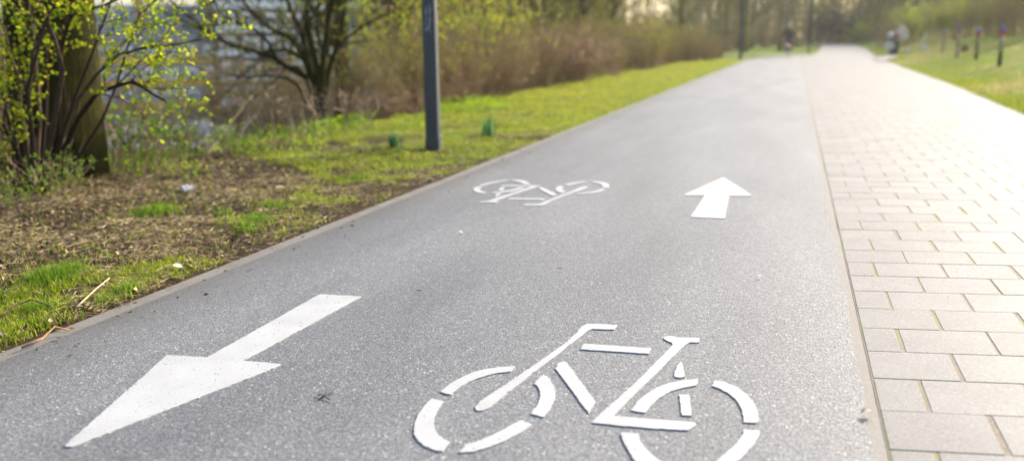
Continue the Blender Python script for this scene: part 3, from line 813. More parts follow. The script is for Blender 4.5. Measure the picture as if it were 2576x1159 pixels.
# --- trees behind
T_A = [tree_data(200 + i, h=11 + i, r=.13 + .02 * i, lean=((-.04, .05, .02, -.08)[i], 0), mat=M_TRUNK2, limbs=20, low=.05, nleaf=3, leafcols=OLIVE) for i in range(4)]
T_B = [tree_data(220 + i, h=12, r=.12, lean=((.1, -.12)[i], .02), mat=M_TRUNK3, limbs=16, bark=(.16, .13, .09), low=.12, nleaf=2, leafcols=OLIVE + [(.3, .25, .15)]) for i in range(2)]
T_C = [tree_data(230 + i, h=9, r=.1, lean=(.03 * i, 0), mat=M_TRUNK, limbs=24, low=.03, nleaf=6, leafcols=GREENS + OLIVE, leafsize=.09) for i in range(2)]
LAB_L = 'slim brown barked tree standing in the wood beyond the left thicket'
LAB_G = 'olive green leafing tree standing in the wood beyond the left thicket'
LAB_F = 'slim pale trunk in the far wood where the path disappears'
LAB_R = 'bare brown tree on the rising bank right of the path'
def free(x, y, pts, dmin): return all((x - a) ** 2 + (y - b) ** 2 > dmin * dmin for a, b in pts)
placed = []
for k in range(1200):
    if len(placed) >= 104: break
    y = rs.uniform(15, 75); x = -8.5 - (rs.random() ** 1.3) * (3 + y * .34)
    if x / y < -.47 or not free(x, y, placed, 1.5): continue
    if 54 < y < 71 and x > -24: continue
    ax = math.atan2(x, y)
    if -.19 < ax < -.125 and y > 48: continue        # the sky shows through low here
    placed.append((x, y))
    if rs.random() < .6: plant('tree', T_A[rs.randrange(4)], G(x, y), rs.random() * 6.28, rs.uniform(.75, 1.15), LAB_L, 'tree', 'brown trees beyond the left thicket')
    else: plant('tree', T_C[rs.randrange(2)], G(x, y), rs.random() * 6.28, rs.uniform(.8, 1.2), LAB_G, 'tree', 'green tinged trees beyond the left thicket')
placed = []
for k in range(900):
    if len(placed) >= 84: break
    y = rs.uniform(70, 150); x = rs.uniform(-22, 2.0) if rs.random() < .5 else rs.uniform(8, 34)
    if not free(x, y, placed, 2.4): continue
    lx = float(np.interp(y, [58, 75, 112, 140, 190], [.4, 1.2, 2.2, -.5, -12])); 
    if lx - .9 < x < float(edge(y)) + 1.2: continue
    if x > 2 and y < 78 or -.19 < math.atan2(x, y) < -.125: continue
    placed.append((x, y))
    right = x > 2
    plant('tree', (T_A + T_B)[rs.randrange(6)] if right else T_B[rs.randrange(2)] if rs.random() < .6 else T_A[rs.randrange(4)], G(x, y), rs.random() * 6.28, rs.uniform(.8, 1.3), LAB_R if right else LAB_F, 'tree', 'bare trees on the right bank' if right else 'pale trees of the far wood')
for x, y in [(1.5, 128), (3.2, 134), (5.4, 130), (7.4, 126), (9.2, 133), (-.8, 136), (4.4, 141), (6.6, 139), (10.5, 122), (2.2, 143), (8.1, 145)]:
    plant('tree', T_C[int(y) % 2], G(x, y), x, 1.15, 'leafing green tree standing beyond the bend at the path end', 'tree', 'green trees beyond the path end')
# understorey under the far wood and on the bank
for k in range(60):
    y = rs.uniform(62, 120); x = rs.uniform(-24, -.4) if k % 2 else rs.uniform(7.6, 30)
    lx = float(np.interp(y, [58, 75, 112, 140], [.4, 1.2, 2.2, -.5]))
    if lx - 1.2 < x < float(edge(y)) + 1.6: continue
    if x > 0 and y < 80: y += 20
    if x < 0 and y < 71: y += 10
    plant('thicket_shrub', TH[rs.randrange(4)], G(x, y), rs.random() * 6.28, rs.uniform(.8, 1.3), 'bare shrub growing under the far trees around the path end', 'shrub', 'undergrowth shrubs of the far wood')
for i, (px, Y, sc, lab) in enumerate([(2085, 118, 1.45, 'dark evergreen bush closing the view where the path ends'), (2130, 124, 1.3, 'dark evergreen bush at the right of the path end')]):
    p = at_y(px, 110, Y); plant('evergreen_bush', EVG[0], G(p[0], Y), i * 2., sc, lab, 'bush', 'evergreen bushes at the path end')
for i, (px, Y, sc, lab) in enumerate([(2300, 72, 1.25, 'bright green bush behind the overflowing litter bin'), (2395, 66, 1.1, 'bright green bush behind the middle wooden posts'), (2455, 60, 1.0, 'bright green bush on the bank behind the nearest posts'), (2170, 112, 1.2, 'soft green bush right of the far path bend')]):
    p = at_y(px, 90, Y); plant('green_bush', GRN[i % 2], G(p[0], Y), i * 1.3, sc, lab, 'bush', 'green bushes on the right bank')
for i, (px, Y, sc) in enumerate([(2560, 44, 1.0), (2520, 47, 1.1), (2600, 41, 1.1), (2480, 52, 1.2), (2640, 42, 1.2), (2420, 58, 1.2), (2350, 66, 1.1), (2245, 74, .9), (2215, 80, .9), (2275, 70, .8), (2535, 56, 1.3), (2590, 52, 1.4), (2660, 50, 1.4), (2500, 62, 1.4)]):
    p = at_y(px, 80, Y); plant('thicket_shrub', TH[i % 4], G(p[0], Y), i * 1.9, sc, 'bare brown shrub growing along the top of the right bank', 'shrub', 'bare shrubs on the right bank')

# far wooded slope that reads as one mass
def build_far_wood():
    rng = np.random.default_rng(77); mb = MB()
    n = 2600
    a = rng.uniform(-1.15, .62, n); dist = rng.uniform(118, 175, n)
    x = dist * np.sin(a); y = dist * np.cos(a)
    ok = ~((np.abs(x - np.interp(y, [110, 125, 140, 190], [4.4, 2.0, -4, -40])) < 3.2))
    ok &= ~((a < -.36) & (dist < 165)) & ~((a > -.19) & (a < -.125) & (rng.random(n) < .5))
    x, y, a = x[ok], y[ok], a[ok]; n = len(x)
    z = H(x, y); h = rng.uniform(6, 15, n)
    K = 6; s = np.linspace(0, 1, K)
    P = np.stack([x[:, None] + rng.normal(size=(n, 1)) * .6 * s + rng.normal(size=(n, K)) * .12, y[:, None] + 0 * s, z[:, None] + h[:, None] * s], -1)
    R = rng.uniform(.06, .2, n)[:, None] * (1 - .7 * s)
    mb.tubes(P, R, 4, mixcol(n, [(.14, .11, .07), (.2, .16, .1), (.1, .09, .04), (.16, .16, .06)], rng), 0, cap=False)
    L, r = children(P, R, 10, .05, 1, (1.0, 3.2), .8, .2, 4, .4, .3, rng=rng)
    mb.tubes(L, np.maximum(r, .015), 3, mixcol(len(L), [(.15, .12, .08), (.2, .17, .11)], rng), 0, cap=False)
    leaf_on(mb, L, 5, .36, .26, [(.3, .3, .05), (.38, .36, .08), (.2, .21, .04), (.36, .28, .15), (.28, .2, .12)], 1, .2, rng, .8)
    # low scrub
    q = 60000; a = rng.uniform(-1.15, .62, q); d = rng.uniform(112, 170, q); X = d * np.sin(a); Y = d * np.cos(a)
    ok = ~((np.abs(X - np.interp(Y, [110, 125, 140, 190], [4.4, 2.0, -4, -40])) < 3.2)) & ~((a < -.36) & (d < 165)); X, Y = X[ok], Y[ok]
    Z = H(X, Y) + rng.random(len(X)) ** 1.3 * (3.0 + 3.5 * np.random.default_rng(3).random(len(X)))
    mb.leaves(np.c_[X, Y, Z], rng.normal(size=(len(X), 3)) + [0, 0, .6], .55, .28, mixcol(len(X), OLIVE + [(.22, .15, .1), (.16, .11, .07)], rng), 1, rng)
    tag(mb.build('far_wood', [M_TWIG, M_LEAF]), kind='stuff')
build_far_wood()

# ------------------------------------------------------------------ grass, straw and leaf litter
def blades(mb, X, Y, h, w, lean, col, rng, flat=False):
    n = len(X); Z = H(X, Y)
    an = rng.random(n) * 2 * PI
    d = np.c_[np.cos(an), np.sin(an), np.zeros(n)]; s = np.c_[-np.sin(an), np.cos(an), np.zeros(n)]
    B = np.c_[X, Y, Z - .004]
    up = np.array([0, 0, 1.])
    h = h[:, None]; w = w[:, None]; lean = lean[:, None]
    Mid = B + up * h * .55 + d * h * lean * .35
    Tip = B + up * h * (1. - .3 * np.minimum(lean, 2)) * np.where(lean > 1.5, .25, 1) + d * h * lean
    V = np.stack([B - s * w, B + s * w, Mid - s * w * .8, Mid + s * w * .8, Tip], 1)
    i = np.arange(n)[:, None] * 5
    base = mb.n
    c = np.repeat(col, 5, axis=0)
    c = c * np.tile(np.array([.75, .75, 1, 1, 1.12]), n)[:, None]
    mb.add(V, np.concatenate([i + np.array([[0, 1, 3, 2]])], 1), c)
    mb.f.append(((i + np.array([[2, 3, 4]])) + base, 0))

def build_verge():
    rng = np.random.default_rng(41)
    def sample(n, ymin, ymax, side):
        u = rng.random(n); p = 1.25
        y = (ymin ** -p + u * (ymax ** -p - ymin ** -p)) ** (-1 / p)
        if side < 0: x = -2.53 - rng.random(n) ** .9 * 3.0
        else: x = edge(y) + .02 + rng.random(n) ** 1.3 * np.minimum(3 + y * .3, 14)
        return x, y
    g = MB()
    # green
    x, y = sample(560000, 1.4, 58, -1)
    pat = fbm(N1, x * 1.7 + 3, y * 1.7) * .6 + fbm(N3, x * 5, y * 5) * .4
    wear = sstep(.75, 1.0, (-2.5 - x) / 3.0 + .6 * sstep(7.5, 5.5, y)) * sstep(9, 6.5, y)      # bare ground under the shrubs
    soil = .30 * sstep(.05, .25, -2.5 - x) * 0
    kd = sstep(.47, .57, pat + .05 * sstep(5, 9, y) + .13 * sstep(9, 15, y) - .27 * wear) * .93 + .06
    tuft = np.zeros_like(x)
    for (tx, ty), rr in TUFTS: tuft = np.maximum(tuft, np.exp(-((x - tx) ** 2 + (y - ty) ** 2) / rr ** 2))
    kd = np.maximum(kd, tuft)
    kd *= 1 - .7 * (x > -2.60) * (rng.random(len(x)) < .8)
    kd *= ~((y > 52) & (x > -14))
    keep = rng.random(len(x)) < kd * .8
    x, y, tuft, pat = x[keep], y[keep], tuft[keep], pat[keep]; n = len(x)
    hgt = rng.uniform(.018, .048, n) * (1 + 1.1 * tuft) * (1 + .022 * y) ; wd = .0012 * (1 + .11 * y) * rng.uniform(.7, 1.4, n)
    far = sstep(6, 18, y)[:, None]
    c = mixcol(n, [(.16, .25, .015), (.25, .34, .02), (.36, .38, .03), (.48, .4, .16)], rng, .2, [.33, .34, .2, .13])
    c = c * (1 - far) + mixcol(n, [(.33, .37, .015), (.42, .41, .02), (.24, .31, .015), (.52, .43, .13)], rng, .18, [.34, .3, .2, .16]) * far
    c = np.where(tuft[:, None] > .3, mixcol(n, [(.13, .24, .02), (.2, .3, .03)], rng), c)
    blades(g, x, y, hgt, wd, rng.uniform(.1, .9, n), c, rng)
    # right bank
    x, y = sample(200000, 9, 80, 1)
    pat = fbm(N1, x * .35 + 7, y * .35) * .6 + fbm(N3, x * 1.4, y * 1.4) * .4
    dx = x - edge(y)
    straw = sstep(.46, .58, fbm(N2, x * .22 + 3, y * .12) + .1 * sstep(1.5, 3, dx) - .12 * sstep(1.6, .6, dx))
    keep = (rng.random(len(x)) < .35 + .6 * sstep(.35, .6, pat)); x, y, straw = x[keep], y[keep], straw[keep]; n = len(x)
    cg = mixcol(n, [(.2, .26, .012), (.26, .31, .018), (.15, .21, .012), (.36, .34, .07)], rng, .15)
    cs = mixcol(n, [(.5, .38, .2), (.42, .33, .14), (.36, .34, .08)], rng, .15)
    c = np.where((rng.random(n) < straw)[:, None], cs, cg)
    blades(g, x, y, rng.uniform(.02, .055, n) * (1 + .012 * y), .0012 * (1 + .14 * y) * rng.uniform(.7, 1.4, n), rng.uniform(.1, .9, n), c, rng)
    tag(g.build('grass', M_BLADE), kind='stuff')
    # dead straw lying about
    d = MB(); x, y = sample(260000, 1.4, 40, -1)
    pat = fbm(N2, x * 2.2, y * 2.2)
    keep = rng.random(len(x)) < .1 + .8 * sstep(.42, .62, pat); x, y = x[keep], y[keep]; n = len(x)
    L = rng.uniform(.02, .085, n) * (1 + .03 * y); an = rng.random(n) * 2 * PI
    A = np.c_[x, y, H(x, y) + rng.uniform(.003, .018, n)]; D = np.c_[np.cos(an), np.sin(an), rng.normal(size=n) * .18]
    d.leaves(A, D, L, .0019 * (1 + .12 * y), mixcol(n, [(.46, .35, .19), (.3, .21, .12), (.11, .072, .042), (.58, .48, .3)], rng, .25), 0, rng)
    tag(d.build('dead_grass', M_DRY), kind='stuff')
    # fallen leaves and clods
    f = MB(); x, y = sample(60000, 1.4, 30, -1); n = len(x)
    keep = rng.random(n) < .25 + .75 * sstep(3.6, 5.0, -x); x, y = x[keep], y[keep]; n = len(x)
    A = np.c_[x, y, H(x, y) + rng.uniform(.002, .02, n)]; an = rng.random(n) * 2 * PI
    D = np.c_[np.cos(an), np.sin(an), rng.normal(size=n) * .35]
    f.leaves(A, D, rng.uniform(.012, .042, n), rng.uniform(.008, .022, n), mixcol(n, [(.17, .105, .065), (.27, .18, .12), (.1, .065, .045), (.38, .28, .2), (.06, .04, .03)], rng, .2), 0, rng)
    n = 330; y = 1.3 + rng.random(n) ** 2 * 16; x = ASPH_L - .085 + rng.random(n) ** 2.6 * .3
    A = np.c_[x, y, .003 + rng.random(n) * .004]; an = rng.random(n) * 2 * PI
    f.leaves(A, np.c_[np.cos(an), np.sin(an), rng.normal(size=n) * .1], rng.uniform(.006, .03, n), rng.uniform(.003, .014, n), mixcol(n, [(.2, .13, .08), (.32, .23, .15), (.07, .055, .04)], rng, .2), 0, rng)
    tag(f.build('leaf_litter', M_DRY), kind='stuff')
    # nettles and low green weeds at the thicket's foot
    w = MB(); n = 11000
    y = rng.uniform(4.6, 14, n); x = -4.2 - rng.random(n) ** .7 * 1.7 - .0 * y
    m = fbm(N3, x * 1.1 + 5, y * 1.1) > .54; x, y = x[m], y[m]; n = len(x)
    A = np.c_[x, y, H(x, y) + rng.random(n) ** 1.4 * .16]
    w.leaves(A, rng.normal(size=(n, 3)) + [0, 0, .3], rng.uniform(.02, .05, n), rng.uniform(.014, .03, n), mixcol(n, [(.14, .27, .015), (.22, .36, .02), (.32, .42, .02)], rng), 0, rng)
    tag(w.build('low_weeds', M_LEAF), kind='stuff')
TUFTS = [(at(130, 715)[:2], .11), (at(655, 565)[:2], .09), (at(270, 770)[:2], .05), (at(180, 700)[:2], .07), (at(560, 545)[:2], .06), (at(700, 525)[:2], .08), (at(890, 445)[:2], .12), (at(620, 585)[:2], .07), (at(390, 530)[:2], .13), (at(240, 800)[:2], .05), (at(330, 740)[:2], .05), (at(100, 790)[:2], .06)]
build_verge()

# ------------------------------------------------------------------ small things on the verge and asphalt
def spike_plant(px, py, label, n, h, seed):
    rng = np.random.default_rng(seed); b = hit(px, py)
    o = MB(); X = b[0] + rng.normal(size=n) * .035; Y = b[1] + rng.normal(size=n) * .035
    blades(o, X, Y, rng.uniform(.6, 1, n) * h, np.full(n, .007), rng.uniform(.05, .35, n), mixcol(n, [(.06, .16, .06), (.08, .2, .07), (.05, .13, .05)], rng), rng)
    for v in o.v: v -= b
    ob = o.build('daffodil_plant', M_BLADE); ob.location = b; tag(ob, label, 'plant', 'daffodil plants without flowers')
spike_plant(990, 378, 'short clump of upright bluish green daffodil leaves left of the lamp post', 34, .24, 1)
spike_plant(1228, 345, 'tall clump of upright daffodil leaves in the grass right of the lamp post', 34, .3, 2)

def stick(pts, r, col, name, label, cat, forks=()):
    P = np.array([hit(*p) + np.array([0, 0, dz]) for *p, dz in pts]); b = P[0].copy()
    m = MB(); m.tubes(P - b, r * np.linspace(1, .6, len(P)), 6, col)
    for (i, q) in forks:
        Q = hit(*q[:2]) + np.array([0, 0, q[2]]); A = P[i]
        m.tubes(np.array([A, (A + Q) / 2 + [0, 0, .004], Q]) - b, r * np.array([.7, .6, .4]), 5, col)
    o = m.build(name, M_TWIG, None, True); o.location = b; tag(o, label, cat)
y6 = lambda x, y: (x * 500 / 1380 * SC, (600 + y * 500 / 1380) * SC)
stick([(*y6(590, 735), .02), (*y6(640, 700), .025), (*y6(740, 615), .03), (*y6(845, 540), .035)], .0048, (.42, .33, .21), 'stick', 'straight pale stick lying in the grass near the kerb', 'stick', [(0, (*y6(640, 725), .015))])
stick([(*y6(0, 850), .02), (*y6(120, 790), .05), (*y6(260, 755), .06), (*y6(400, 790), .05), (*y6(540, 870), .015)], .004, (.16, .1, .06), 'fallen_twig', 'thin dark bowed twig arching over the grass near the kerb', 'twig')
stick([(*y6(170, 1030), .01), (*y6(330, 985), .02), (*y6(430, 910), .03), (*y6(540, 900), .012)], .005, (.36, .2, .11), 'fallen_twig', 'reddish twig touching the kerb stone', 'twig')
p5 = lambda x, y: (x * 1100 / 1634 * SC, (500 + y * 1100 / 1634) * SC)
def asphalt_twig():
    P = [at(*p5(x, y)) for x, y in [(1312, 893), (1340, 890), (1375, 878)]]; b = P[0].copy()
    m = MB()
    def t(L, r): 
        Q = np.array([at(*p5(x, y)) for x, y in L]) - b; Q[:, 2] += .004; Q[1:-1, 2] += .004; m.tubes(Q, np.full(len(Q), r), 5, (.06, .045, .04))
    t([(1318, 912), (1335, 900), (1375, 878)], .002); t([(1312, 890), (1332, 896), (1362, 912)], .0018); t([(1332, 905), (1345, 885), (1350, 880)], .0014)
    o = m.build('fallen_twig', M_TWIG, None, True); o.location = b; tag(o, 'small dark forked twig lying on bare asphalt beside the long arrow', 'twig')
asphalt_twig()

def crumple(px, py, size, col, name, label, cat, seed, flat=.5, mat=None, z=0., grp=None):
    """a crushed sheet of paper or a leaf: a crinkled shell"""
    rng = np.random.default_rng(seed); b = hit(px, py)
    bm = bmesh.new(); bmesh.ops.create_icosphere(bm, subdivisions=3, radius=1)
    ph = rng.normal(size=(7, 3)) * 2.6
    for v in bm.verts:
        c = np.array(v.co); k = 1 + sum(.3 * abs(math.sin(c @ p * 1.3 + i)) - .17 for i, p in enumerate(ph))
        v.co = Vector((c[0] * k * size, c[1] * k * size * .75, max(c[2], -.8) * k * size * flat + size * flat * .75))
    me = bpy.data.meshes.new(name); bm.to_mesh(me); bm.free(); me.materials.append(mat or m_plain(name + '_paper', col, .8, 0, .1, 30))
    o = link(bpy.data.objects.new(name, me)); o.location = (b[0], b[1], b[2] + z); o.rotation_euler = (0, 0, rng.random() * 6); tag(o, label, cat, grp)
    return o
crumple(472, 480, .05, (.42, .42, .44), 'crumpled_tissue', 'crumpled white tissue lying on bare soil below the saplings', 'litter', 5, .38)
def dry_leaf(px, py, L, W_, col, label, seed, rz, tilt=.2, onpath=False):
    b = at(px, py) if onpath else hit(px, py)
    m = MB(); n = 7; s = np.linspace(0, 1, n)
    wv = np.sin(s * PI) ** .8 * W_ / 2 + .001
    z = .003 + .25 * W_ * np.sin(s * 3) + 0
    A = np.c_[s * L - L / 2, wv, z + .35 * wv]; C = np.c_[s * L - L / 2, 0 * s, z]; B = np.c_[s * L - L / 2, -wv, z + .5 * wv]
    V = np.stack([A, C, B], 1); idx = np.arange(n * 3).reshape(n, 3)
    F = np.concatenate([np.stack([idx[:-1, k], idx[1:, k], idx[1:, k + 1], idx[:-1, k + 1]], -1) for k in (0, 1)])
    m.add(V, F, col)
    o = m.build('dry_leaf', M_DRY, None, True); o.location = b + np.array([0, 0, .006 if onpath else .02]); o.rotation_euler = (tilt, tilt * .5, rz); tag(o, label, 'leaf', 'single fallen leaves')
dry_leaf(447, 683, .055, .02, (.75, .72, .62), 'pale curled leaf standing in the grass by the kerb', 1, 1.2, .9)
dry_leaf(340, 745, .04, .02, (.55, .38, .2), 'tan leaf upright in the grass right of the pale stick', 2, 1.9, 1.1)
dry_leaf(708, 482, .10, .025, (.6, .47, .34), 'long pale bark-like leaf on the soil mid verge', 3, .9, .2)
dry_leaf(2180, 1046, .035, .024, (.5, .4, .3), 'small beige leaf stuck at the asphalt edge beside the paving', 4, .3, .05, True)
dry_leaf(1055, 737, .028, .008, (.05, .05, .045), 'tiny dark leaf lying mid asphalt beyond the long arrow', 5, .1, .05, True)
dry_leaf(1408, 681, .03, .01, (.06, .07, .06), 'tiny dark leaf lying on asphalt between both bicycle symbols', 6, .2, .05, True)
dry_leaf(1157, 590, .03, .022, (.8, .8, .8), 'small white scrap lying on asphalt before the soft bicycle symbol', 7, .2, .03, True)
dry_leaf(1912, 701, .022, .016, (.8, .8, .78), 'small white scrap lying on asphalt below the short arrow', 8, .4, .03, True)

# ------------------------------------------------------------------ lamp posts
def lamp_post(px, py, label, hgt=4.6, w=.128, rz=.16, detail=True):
    b = hit(px, py); o = empty('lamp_post', b, label, 'lamp post', 'lamp posts along the path', rz)
    def prism(mb, w0, w1, z0, z1, ch):
        ring = lambda w, z: [(w / 2 - ch, -w / 2, z), (w / 2, -w / 2 + ch, z), (w / 2, w / 2 - ch, z), (w / 2 - ch, w / 2, z), (-w / 2 + ch, w / 2, z), (-w / 2, w / 2 - ch, z), (-w / 2, -w / 2 + ch, z), (-w / 2 + ch, -w / 2, z)]
        mb.add(ring(w0, z0) + ring(w1, z1), [(i, (i + 1) % 8, 8 + (i + 1) % 8, 8 + i) for i in range(8)])
        b_ = mb.n - 16
        mb.f.append((np.array([[b_ + 8 + i for i in range(8)]]), 0)); mb.f.append((np.array([[b_ + 7 - i for i in range(8)]]), 0))
    m = MB(); prism(m, w, w * .93, .10, hgt, .012); m.build('shaft', M_POST, o)
    m = MB(); prism(m, w * 1.12, w * 1.08, .035, .13, .014); m.build('collar', M_POST, o)
    m = MB(); prism(m, w * 1.02, w * 1.0, -.06, .05, .016); m.build('foot', M_POSTD, o)
    if detail:
        m = MB(); m.box((-w * .36, -w * .5 - .003, .45), (w * .36, -w * .5 + .01, .86)); d = m.build('access_door', M_POST, o)
        m = MB(); m.lathe([(.006, 0), (.011, .001), (.011, .006), (.004, .008)], 12); k = m.build('lock', M_POSTD, d); k.location = (-.012, -w * .5 - .002, .79); k.rotation_euler = (PI / 2, 0, 0)
        m = MB(); m.box((-w * .505, -w * .505, 1.02), (w * .505, w * .505, 1.035)); m.build('band', M_POST, o)
        m = MB()
        for xs, zz in (((-.03, -.02, -.028, -.015, -.022, -.012), (1.13, 1.17, 1.21, 1.25, 1.3, 1.36)), ((.022, .006, .016, .012, .024, .018), (1.12, 1.15, 1.2, 1.27, 1.31, 1.38)), ((-.03, -.012, .005, .02), (1.30, 1.33, 1.30, 1.34)), ((-.02, 0.0, .012, .03), (1.14, 1.16, 1.22, 1.25))):
            m.tubes(np.array([(x, -w * .485, z) for x, z in zip(xs, zz)]), np.full(len(xs), .0035), 4)
        m.build('scrawl', M_SCRATCH, o)
    # luminaire: short outreach arm with a flat lantern
    m = MB(); m.tubes(np.array([(0, 0, hgt - .05), (0, 0, hgt + .1), (.2, 0, hgt + .16), (.5, 0, hgt + .18)]), np.array([.03, .03, .025, .025]), 8); m.build('arm', M_POST, o)
    m = MB(); m.lathe([(.03, .06), (.2, .03), (.22, 0), (.2, -.02)], 20, (.62, 0, hgt + .16)); h_ = m.build('lantern', M_POST, o, False)
    m = MB(); m.lathe([(.19, 0), (.17, -.04), (.05, -.06)], 20, (.62, 0, hgt + .139)); m.build('lens', M_LAMP, h_)
    return o
lamp_post(1091, 378, 'dark slate square lamp post standing in the grass verge with pale scrawl', rz=.17)
lamp_post(1862, 151, 'grey lamp post far along the left grass strip near the cyclist', 5.2, .17, .1, False)
lamp_post(2034, 133, 'most distant lamp post right of the cyclist where the path narrows', 4.3, .14, 0., False)

# ------------------------------------------------------------------ wooden marker posts on the bank
M_WOOD = m_bark('weathered_wood', (.28, .21, .14), (.6, .48, .35), (.07, .08, .03), .62)
M_WOODD = m_bark('damp_wood', (.025, .025, .015), (.07, .065, .035), (.04, .06, .01), .5)
M_BLUE = m_plain('blue_paint', (.06, .14, .5), .5); M_RED = m_plain('red_paint', (.55, .03, .03), .5)
def marker_post(px, pyb, pyt, label, w=.11, foot=None):
    b = hit(px, pyb); Y = b[1]; top = at_y(px, pyt, Y)[2] - b[2]
    o = empty('marker_post', b, label, 'post', 'wooden posts with blue and red tops', .2)
    m = MB(); m.lathe([(w * .5, -.15), (w * .5, top * .36)], 12); m.build('foot', foot or M_WOOD, o, True)
    m = MB(); m.lathe([(w * .49, top * .36), (w * .47, top * .76)], 12); m.build('shaft', M_WOOD, o, True)
    m = MB(); m.lathe([(w * .52, top * .76), (w * .52, top * .885)], 12); m.build('red_band', M_RED, o)
    m = MB(); m.lathe([(w * .52, top * .885), (w * .52, top * .98), (w * .36, top)], 12); m.build('blue_cap', M_BLUE, o)
marker_post(2514, 166, 66, 'nearest and tallest wooden post with blue and red top, dark foot', foot=M_WOODD)
marker_post(2455, 151, 73, 'second nearest blue and red topped post beside the fallen log', foot=m_bark('algae_wood', (.05, .08, .02), (.14, .18, .05)))
marker_post(2407, 146, 66, 'pale wooden post with light blue top, third from the right edge', .12)
marker_post(2371, 132, 78, 'most distant dark wooden post with blue top, beside the pale stake', .12)
b = hit(2325, 115); Y = b[1]
m = MB(); m.lathe([(.06, -.1), (.06, at_y(2322, 82, Y)[2] - b[2] - .05), (.02, at_y(2322, 82, Y)[2] - b[2])], 10); o = m.build('stake', m_plain('pale_stake', (.62, .58, .52), .8), None, True); o.location = b; tag(o, 'pale whitish stake standing between the bin and wooden posts', 'stake')
def log():
    a, c = hit(2426, 130), hit(2476, 128); a[2] = float(H(a[0], a[1])) + .12
    c = np.array([c[0], a[1] + .4, float(H(c[0], a[1] + .4)) + .12])
    s = np.linspace(0, 1, 6)[:, None]; P = a + (c - a) * s
    m = MB(); m.tubes(P - a, np.array([.16, .165, .16, .155, .15, .15]), 12); o = m.build('fallen_log', M_TRUNK2, None, True); o.location = a; tag(o, 'short brown log lying on the bank behind the posts', 'log')
log()

# ------------------------------------------------------------------ litter bin and rubbish
M_BIN = m_plain('bin_steel', (.06, .085, .12), .45, .3)
def litter_bin():
    b = hit(2247, 139.5); Y = b[1]; px = 2200. / Y      # picture points per metre there
    hb = 50 / px * .82; r = 14.5 / px * .8
    o = empty('litter_bin', b, 'dark blue grey litter bin overflowing with bags beside the path', 'litter bin')
    m = MB(); m.lathe([(r * .82, .05), (r * .9, .08), (r, hb * .72), (r * 1.05, hb * .73), (r * 1.05, hb * .76), (r * .95, hb * .76), (r * .9, hb * .6)], 24); m.build('drum', M_BIN, o, True)
    m = MB(); m.lathe([(r * .5, -.08), (r * .5, .06)], 16); m.build('pedestal', M_POSTD, o)
    for k in range(3):
        a = k * 2.1 + .3; m = MB(); m.box((r * math.cos(a) - .02, r * math.sin(a) - .02, hb * .74), (r * math.cos(a) + .02, r * math.sin(a) + .02, hb * .95)); m.build('hood_strut', M_BIN, o)
    m = MB(); m.lathe([(r * 1.08, hb * .93), (r * 1.06, hb * .97), (r * .6, hb * 1.02), (.02, hb * 1.04)], 24); m.build('hood', M_BIN, o, True)
    def bag(dx, dy, dz, s, col, label, seed, fl=.8):
        q = crumple(2247, 139.5, s, col, 'rubbish_bag', label, 'rubbish bag', seed, fl, None, 0., 'rubbish in and around the bin')
        q.location = (b[0] + dx, b[1] + dy, b[2] + dz)
    bag(-r * .75, -r * .5, hb * .98, r * .65, (.72, .7, .74), 'white bag stuffed under the bin hood', 11)
    bag(r * .3, -r * .6, hb * 1.0, r * .42, (.6, .08, .1), 'small red packet on top of the bin', 12)
    bag(r * 1.25, -r * .2, hb * .82, r * .85, (.72, .62, .48), 'tall beige paper bag leaning on the bin', 13, 1.7)
    bag(-r * .9, -r * .9, hb * .34, r * .85, (.78, .72, .66), 'pale bag hanging off the front of the bin', 14)
    bag(r * 2.6, -r * .3, .05, r * .55, (.78, .74, .66), 'round whitish bag on the ground next to the bin', 15)
    bag(r * 5.6, r * .6, .22, r * .7, (.75, .76, .74), 'white bag on the bank some way right of the bin', 16)
litter_bin()

